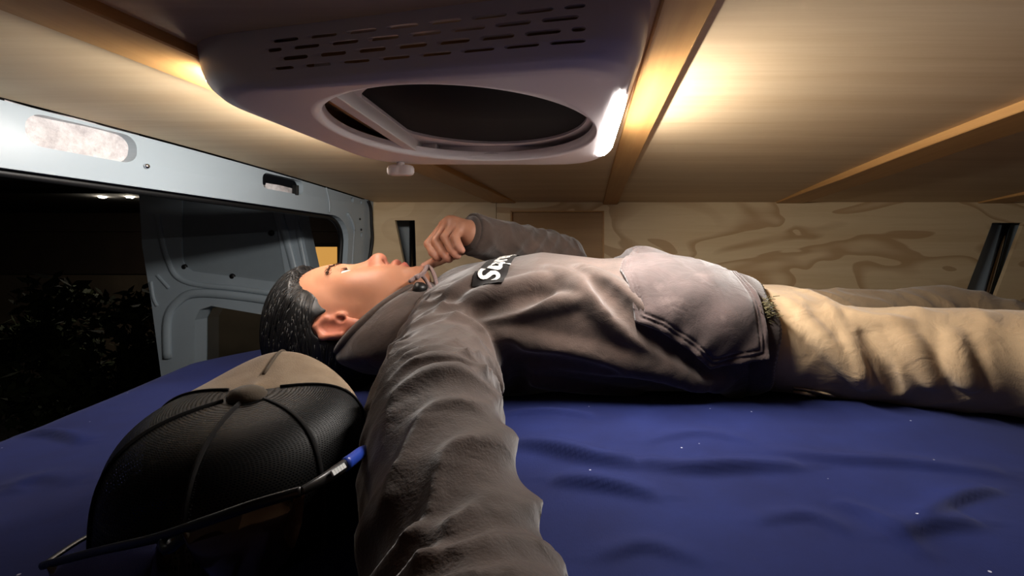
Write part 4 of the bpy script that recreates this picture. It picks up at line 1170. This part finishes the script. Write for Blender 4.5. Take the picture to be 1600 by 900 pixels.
tube('hem_stitch', [p+np.array([.011, -.006*math.sin(2*PI*k/72), -.001]) for k, p in enumerate(hring((-.305, .744, -.0935), (.0575, 0, .0615), .0965, 72))], .0014, 'rib', hoodie, 6, closed=True)
# drawstrings
kn = P(668, 416, .785)
tube('drawstring', catmull([P(650, 434, .69), P(662, 426, .72), kn, P(676, 424, .77), P(682, 442, .735), P(684, 458, .70), P(675, 470, .68), P(660, 476, .668), P(648, 476, .664)], 40), .0034, 'cord', hoodie, 8)
tube('drawstring', catmull([P(640, 440, .685), P(655, 430, .70), P(664, 436, .71), P(674, 452, .70), P(678, 462, .69)], 24), .0030, 'cord', hoodie, 8)
for p_ in (P(647, 476, .663), P(669, 456, .69)):
    v, f = lathe([(.001, -.005), (.004, -.003), (.0048, 0), (.004, .003), (.001, .005)], 12, p_, (1, 0, .4)); mk('cord_end', v, f, 'cord', hoodie)
v, f = lathe([(.004, -.010), (.0095, -.007), (.0105, 0), (.0095, .007), (.004, .010)], 16, P(656, 452, .688), (.5, -.3, 1)); mk('cord_lock', v, f, 'lock', hoodie)
# chest patch with the white word
PCX, PHX, TH0, TH1 = -.116, .021, math.radians(69), math.radians(-25)
nx, nt = 12, 70
def chest_r(x, th):
    for r in np.arange(.05, .24, .0008):
        if hoodF.at((x, .75-r*math.sin(th), -.09+r*math.cos(th))) > 0: return r
    return .2
xs_ = PCX-PHX+2*PHX*np.arange(nx+1)/nx; ths = TH0+(TH1-TH0)*np.arange(nt+1)/nt
R0 = np.array([[chest_r(x, t) for t in ths] for x in xs_]); R1 = R0.copy()
for _ in range(6):
    R1[1:-1] = (R1[:-2]+R1[2:]+2*R1[1:-1])/4; R1[:, 1:-1] = (R1[:, :-2]+R1[:, 2:]+2*R1[:, 1:-1])/4
R1 = np.maximum(R1, R0-.0006)
def chest_pt(x, k, off):
    a = np.clip((x-xs_[0])/(2*PHX)*nx, 0, nx-1e-6); b = np.clip(k, 0, nt-1e-6); i, q = int(a), int(b); a -= i; b -= q
    r = (R1[i, q]*(1-a)*(1-b)+R1[i+1, q]*a*(1-b)+R1[i, q+1]*(1-a)*b+R1[i+1, q+1]*a*b)+off; t = TH0+(TH1-TH0)*k/nt
    return np.array([x, .75-r*math.sin(t), -.09+r*math.cos(t)])
mid = np.array([chest_pt(PCX, k, 0) for k in range(nt+1)]); arc_ = np.r_[0, np.cumsum(np.linalg.norm(np.diff(mid, axis=0), axis=1))]
AL = .205; kmax = float(np.interp(AL, arc_, np.arange(nt+1)))
ks = np.linspace(0, kmax, 61)
fc = [(i*61+k, (i+1)*61+k, (i+1)*61+k+1, i*61+k+1) for i in range(nx) for k in range(60)]
up_ = [chest_pt(x, k, .0022) for x in xs_ for k in ks]; dn_ = [chest_pt(x, k, -.004) for x in xs_ for k in ks]
k_ = len(up_); pa = mk('chest_patch', up_+dn_, fc+[tuple(q+k_ for q in t[::-1]) for t in fc], 'patch', hoodie, label='black rectangular chest patch')
tv, tf = txt('Supreme', .046, .0003, .22, .0011)
L = tv[:, 0].max()-tv[:, 0].min(); sc_ = .172/L; x_min = tv[:, 0].min()
TV = []
for x, y, z in tv:      # letters read from the near side to the far side, their tops towards the head
    TV.append(chest_pt(PCX-y*.85, float(np.interp(.012+(x-x_min)*sc_, arc_, np.arange(nt+1))), .0036+z))
lg = mk('chest_lettering', TV, tf, 'logo', pa, False)
bm = bmesh.new(); bm.from_mesh(lg.data); bmesh.ops.recalc_face_normals(bm, faces=bm.faces); bm.to_mesh(lg.data); bm.free()

# ------------------------------------------------------------------ trousers
pf = Field(axis((.16, .82, .0026), (.82, 1.12, .006)), axis((.28, .48, .005), (.48, .80, .0026), (.80, 1.06, .004)), axis((-.205, .0, .0026)))
def hips(X, Y, Z):
    b = .070; q = (np.abs((Y-.75)/.164)**2.4+np.abs((Z+.106)/b)**2.4)**(1/2.4); d = (q-1)*b
    return np.maximum(d, np.abs(X-.24)-.085)
pf.add(hips, (.16, .55, -.2), (.36, .95, 0), .01)
pf.add(lambda X, Y, Z: sleeve_d(X, Y, Z, [np.array(p[:3]) for p in NLEG], [p[3] for p in NLEG], .0036, 17., 21, np.array([0, -.5, .86])), (.16, .28, -.205), (1.12, .80, .0), .020)
pf.add(lambda X, Y, Z: sleeve_d(X, Y, Z, [np.array(p[:3]) for p in FLEG], [p[3] for p in FLEG], .0040, 14., 8, np.array([0, -.5, .86])), (.16, .70, -.205), (1.12, 1.06, .0), .020)
def pfold(pts, r, k, sub=False):
    p = catmull([hit(*q, fld=pf, y0=.3, y1=1.1) for q in pts], 12); w = np.sin(np.linspace(.12, .92, 12)*PI)**.7*r
    q = [a+np.array([0, -.35, .9])*w[i]*(-.78 if not sub else .72) for i, a in enumerate(p)]
    pf.chain(q, list(w), k, sub)
pfold([(1230, 470), (1280, 520), (1330, 570), (1350, 600)], .008, .012)
pfold([(1300, 480), (1330, 540), (1350, 590)], .006, .010)
pfold([(1390, 500), (1430, 540), (1460, 600)], .007, .012)
pfold([(1255, 455), (1330, 490), (1420, 505)], .006, .012)
pfold([(1490, 520), (1500, 560), (1520, 600)], .008, .012)
pfold([(1350, 520), (1380, 570), (1400, 620)], .006, .008, True)
tv_, tq_ = pf.mesh(); tv_ = smooth_mesh(tv_, tq_, 4)
tr = mk('trousers', tv_, tq_, 'pants', person, label='khaki cotton work trousers')
seam = [hit(*q, fld=pf, y0=.3)+np.array([0, -.0006, .0004]) for q in ((1240, 612), (1270, 618), (1300, 628), (1330, 642), (1345, 650))]
tube('pocket_seam', catmull(seam, 24), .0022, 'pants', tr, 6)
seam = [hit(*q, fld=pf, y0=.3)+np.array([0, -.0006, .0004]) for q in ((1240, 606), (1272, 611), (1304, 620), (1335, 634), (1350, 645))]
tube('pocket_seam', catmull(seam, 24), .0014, 'pants', tr, 6)
tuft = hit(1186, 488, fld=pf, y0=.3); parts = []
c0 = P(1198, 486, .580)
for k in range(140):
    a = c0+np.array([random.gauss(0, .004), random.gauss(0, .004), random.gauss(0, .008)]); b = a+np.array([random.gauss(.003, .003), -.003+random.gauss(0, .003), random.gauss(0, .003)])
    parts.append(tubev([a, b], [.0007, .0003], 4))
mk('frayed_cord', *join(parts), 'tuft', tr, kind='stuff', label='frayed olive cord end at the waist')
